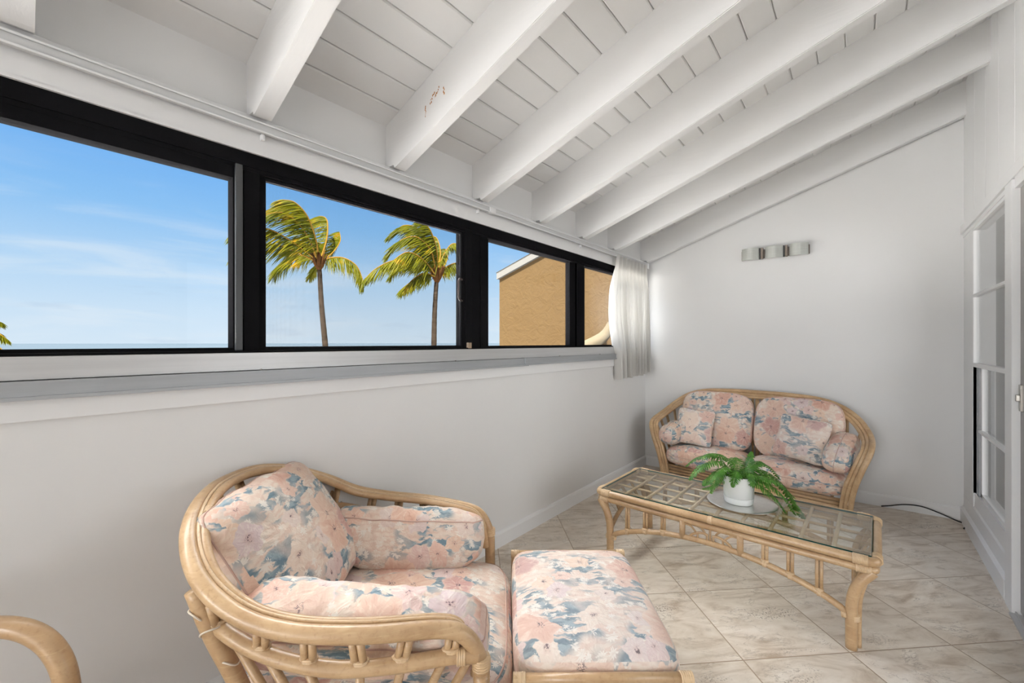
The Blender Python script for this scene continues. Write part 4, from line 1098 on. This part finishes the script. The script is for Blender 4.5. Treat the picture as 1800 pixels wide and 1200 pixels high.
FR1 = [(fp([(0, 0, 0), (-6, -50, -.2), (-26, -88, -.5), (-54, -92, -.7), (-78, -74, -.8)]), .95, wl),
       (fp([(0, 0, 0), (-4, -40, -.9), (-22, -66, -1.5), (-44, -62, -1.9), (-70, -44, -2.0)]), 1.05, wl),
       (fp([(0, 0, 0), (4, -46, .5), (-4, -86, 1.0), (-22, -98, 1.3), (-40, -94, 1.4)]), .95, wl),
       (fp([(0, 0, 0), (6, -34, -.6), (4, -66, -1.2), (-8, -84, -1.6), (-24, -86, -1.8)]), 1.0, (-.7, -.5)),
       (fp([(0, -2, 0), (-30, -30, .8), (-54, -50, 1.3), (-80, -54, 1.6), (-98, -44, 1.7)]), .95, (-.4, -.6)),
       (fp([(0, -2, 0), (-24, -26, -1.0), (-46, -40, -1.6), (-72, -42, -2.0), (-92, -28, -2.2)]), .95, (-.4, -.65)),
       (fp([(0, 0, 0), (-30, -14, .3), (-58, -17, .5), (-82, -5, .7), (-98, 14, .8)]), .95, (-.3, -.75)),
       (fp([(0, 0, 0), (-36, -18, -.8), (-62, -21, -1.3), (-86, -13, -1.6), (-102, 0, -1.7)]), .95, (-.3, -.75)),
       (fp([(0, 2, 0), (-14, 0, .5), (-28, 8, .9), (-38, 18, 1.1)]), .5, (-.3, -.7)),
       (fp([(0, 0, 0), (14, -10, .2), (36, -12, .4), (56, 0, .6), (66, 24, .7), (68, 34, .7)]), .75, (-.35, -.75)),
       (fp([(0, 0, 0), (8, -26, .9), (10, -54, 1.6), (2, -76, 2.0)]), .9, (-.8, -.4)),
       (fp([(0, 0, 0), (-12, -34, 1.2), (-36, -54, 2.0), (-62, -54, 2.4)]), 1.0, wl)]
palm('taller coconut palm on the left with wind-swept fronds, seen through the window', 0, PD, c1, (f1[0] + .15, f1[0]), FR1, 5)
c2_ = rz(768, 484, PD); f2_ = rz(762, 606, PD)
FR2 = [(fp([(0, 0, 0), (-8, -44, -.3), (-26, -74, -.5), (-50, -80, -.7), (-72, -62, -.8)]), .85, wl),
       (fp([(0, 0, 0), (-4, -36, -.9), (-22, -52, -1.5), (-44, -42, -1.9), (-58, -22, -2.0)]), .95, wl),
       (fp([(0, 0, 0), (2, -44, .6), (-8, -76, 1.0), (-26, -82, 1.4)]), .85, wl),
       (fp([(0, 0, 0), (4, -36, -.5), (-2, -66, -1.1), (-14, -80, -1.4)]), .85, (-.7, -.5)),
       (fp([(0, 0, 0), (-26, -26, .6), (-54, -38, 1.0), (-82, -28, 1.3), (-98, -8, 1.4)]), .8, (-.35, -.7)),
       (fp([(0, 0, 0), (-32, -18, -.4), (-64, -20, -.8), (-92, -6, -1.0), (-110, 12, -1.1)]), .8, (-.25, -.8)),
       (fp([(0, 2, 0), (-26, -2, .3), (-50, 8, .5), (-70, 22, .6)]), .75, (-.25, -.8)),
       (fp([(0, 2, 0), (-14, -18, -1.2), (-32, -24, -1.9), (-50, -8, -2.3)]), .85, (-.4, -.6)),
       (fp([(0, 2, 0), (-16, 2, -.8), (-30, 14, -1.2), (-40, 26, -1.3)]), .65, (-.2, -.85)),
       (fp([(0, 0, 0), (8, -32, .2), (22, -56, .3), (34, -58, .4), (36, -42, .4)]), .45, (-.25, -.7)),
       (fp([(0, 0, 0), (10, -14, .3), (28, -26, .6), (46, -26, .8), (58, -10, .9)]), .6, (-.3, -.75)),
       (fp([(0, 0, 0), (6, -20, .8), (10, -44, 1.4), (4, -62, 1.7)]), .75, (-.8, -.4))]
palm('shorter coconut palm on the right with drooping fronds, seen beside the pull handle', 0, PD, c2_, (f2_[0] - .25, f2_[0]), FR2, 9)
c3_ = rz(-76, 606, 15.0)
FR3 = [(fp([(0, 0, 0), (20, -22, .2), (38, -22, .3), (54, -8, .4)]), .5, (.1, -.5)), (fp([(0, 0, 0), (22, -8, .2), (42, 0, .3), (58, 18, .4)]), .5, (.1, -.6)),
       (fp([(0, 0, 0), (10, -30, .2), (26, -40, .3), (44, -34, .4)]), .5, (.1, -.4)), (fp([(0, 0, 0), (-16, -26, .2), (-36, -24, .3), (-50, 0, .4)]), .5, (-.1, -.6)),
       (fp([(0, 0, 0), (-22, -4, .2), (-40, 4, .3), (-56, 26, .4)]), .5, (-.1, -.6)), (fp([(0, 0, 0), (16, 4, -.4), (32, 18, -.6), (44, 36, -.7)]), .5, (.1, -.6))]
palm('low palm whose frond tips just enter the window at the left edge', 0, 15.0, c3_, (c3_[0] - .2, c3_[0] - .1), FR3, 13)

# neighbouring unit, stepped out towards the sea
nb = empty('neighbour_building', (-4.2, 6.0, -4.0)); tag(nb, 'ochre stucco neighbouring building with a sloping roof edge', 'building')
zr = lambda x: 2.47 + .314 * (x + 5.304)
bm = bmesh.new(); prism(bm, [(-5.304, -4.0), (1.5, -4.0), (1.5, zr(1.5)), (-5.304, zr(-5.304))], 6.0, 9.5, 'y'); obj('wall', bm, M['stucco'], nb)
bm = bmesh.new(); prism(bm, [(-5.325, zr(-5.325) - .015), (1.6, zr(1.6) - .015), (1.6, zr(1.6) + .10), (-5.325, zr(-5.325) + .10)], 5.94, 9.5, 'y'); obj('fascia', bm, M['fascia'], nb)
bm = bmesh.new(); prism(bm, [(-5.33, zr(-5.33) + .10), (1.6, zr(1.6) + .10), (1.6, zr(1.6) + .115), (-5.33, zr(-5.33) + .115)], 5.935, 9.5, 'y'); obj('roof', bm, M['roofm'], nb)
bm = bmesh.new()
gp = spline([(-3.60, 5.97, 1.17), (-3.42, 5.95, 1.265), (-3.22, 5.93, 1.345), (-3.06, 5.92, 1.43), (-2.95, 5.92, 1.58)], 6)
A = [[bm.verts.new((p.x, p.y, p.z + a)), bm.verts.new((p.x, p.y - .10, p.z + a))] for p in gp for a in (0,)]
B = [[bm.verts.new((p.x + .03, p.y, p.z - .16)), bm.verts.new((p.x + .03, p.y - .10, p.z - .16))] for p in gp]
for i in range(len(gp) - 1):
    bm.faces.new((A[i][0], A[i][1], A[i + 1][1], A[i + 1][0])); bm.faces.new((A[i][1], B[i][1], B[i + 1][1], A[i + 1][1])); bm.faces.new((B[i][0], B[i][1], B[i + 1][1], B[i + 1][0]))
tag(obj('flashing', bm, M['cream'], nb, smooth=True), 'white curved flashing at the foot of the wall')

# ------------------------------------------------------------------ light
w = bpy.data.worlds.new('sky'); S.world = w; w.use_nodes = True
nt = w.node_tree; nt.nodes.clear(); b = NB(nt)
out = b.n('ShaderNodeOutputWorld'); bg = b.n('ShaderNodeBackground'); b.l(bg.outputs[0], out.inputs[0])
tc = b.n('ShaderNodeTexCoord'); sx = b.n('ShaderNodeSeparateXYZ'); b.l(tc.outputs['Generated'], sx.inputs[0])
z = sx.outputs[2]
grad = b.ramp(z, [(0.0, sr(216, 234, 249)), (.06, sr(206, 229, 249)), (.14, sr(182, 217, 248)), (.24, sr(142, 196, 246)), (.36, sr(108, 175, 244)), (.6, sr(120, 180, 244)), (1.0, sr(190, 215, 245))])
mp = b.n('ShaderNodeMapping'); mp.inputs['Scale'].default_value = (3, 3, 18); b.l(tc.outputs['Generated'], mp.inputs[0])
cn = b.noise(mp.outputs[0], 1.2, 5, .55, dist=.4)
cl = b.math('MULTIPLY', b.smooth(cn.outputs[0], .48, .72), b.math('SUBTRACT', 1.0, b.smooth(z, .12, .34)))
colr = b.mix(b.math('MULTIPLY', cl, .45), grad, sr(234, 242, 250))
cl2 = b.math('MULTIPLY', b.smooth(b.noise(mp.outputs[0], 2.3, 4, .5).outputs[0], .55, .7), b.math('SUBTRACT', 1.0, b.smooth(z, .05, .2)))
colr = b.mix(b.math('MULTIPLY', cl2, .25), colr, sr(176, 200, 226))
# the sky overhead (never in view through the window) is boosted to light the room
hi = b.smooth(z, .42, .72)
colr = b.mix(hi, colr, (1.0, .98, .95))
b.l(colr, bg.inputs[0]); b.l(b.math('ADD', b.math('MULTIPLY', hi, SKY_HI), 1.0), bg.inputs[1])

def lamp(name, typ, loc, target, energy, color=(1, 1, 1), size=1.0, size_y=None):
    l = bpy.data.lights.new(name, typ); l.energy = energy; l.color = color
    if typ == 'AREA':
        l.shape = 'RECTANGLE'; l.size = size; l.size_y = size_y or size
    o = bpy.data.objects.new(name, l); COL.objects.link(o); o.location = loc
    o.rotation_euler = (Vector(target) - Vector(loc)).to_track_quat('-Z', 'Y').to_euler(); return o
sun = lamp('sun', 'SUN', (0, 0, 10), Vector((0, 0, 10)) - Vector((.40, -.55, .74)), SUN_E, (1, .94, .85)); sun.data.angle = .01
lamp('added_rear_fill', 'AREA', (-.9, -6.2, 1.6), (.1, 3.5, 1.8), FILL_E, (.97, .985, 1), 1.4, 2.2)  # unseen fill added behind the camera to even out the room
lamp('added_door_fill', 'AREA', (3.4, .9, 1.5), (-1.7, .9, 1.4), DOOR_E, (.97, .985, 1), 5.0, 2.4)  # fill added beyond the door opening to brighten the window wall
lamp('added_up_fill', 'AREA', (-.15, -2.0, .12), (.1, 1.2, 2.6), UP_E, (.98, .99, 1), 1.2, 2.4)  # added uplight near the floor, lifts ceiling and rafters
lamp('added_adjoining_fill', 'POINT', (2.4, 3.2, 2.6), (2.2, 2.2, 0), ADJ_E, (1, .97, .93)).data.shadow_soft_size = .2  # added point fill so the side room shows grey through the panes

# ------------------------------------------------------------------ camera
cam = bpy.data.cameras.new('camera'); cam.sensor_width = 36; cam.lens = 36 * 740 / 1800; cam.shift_y = 2 / 1800
cam.clip_start = .02; cam.clip_end = 6000
co = bpy.data.objects.new('camera', cam); COL.objects.link(co)
co.location = (0, 0, 1.25); co.rotation_euler = (PI / 2, 0, YAW); S.camera = co
S.view_settings.view_transform = 'Standard'; S.view_settings.look = 'None'; S.view_settings.exposure = EXPO
S.cycles.use_denoising = True; S.cycles.max_bounces = 10; S.cycles.transparent_max_bounces = 16; S.cycles.sample_clamp_indirect = 6
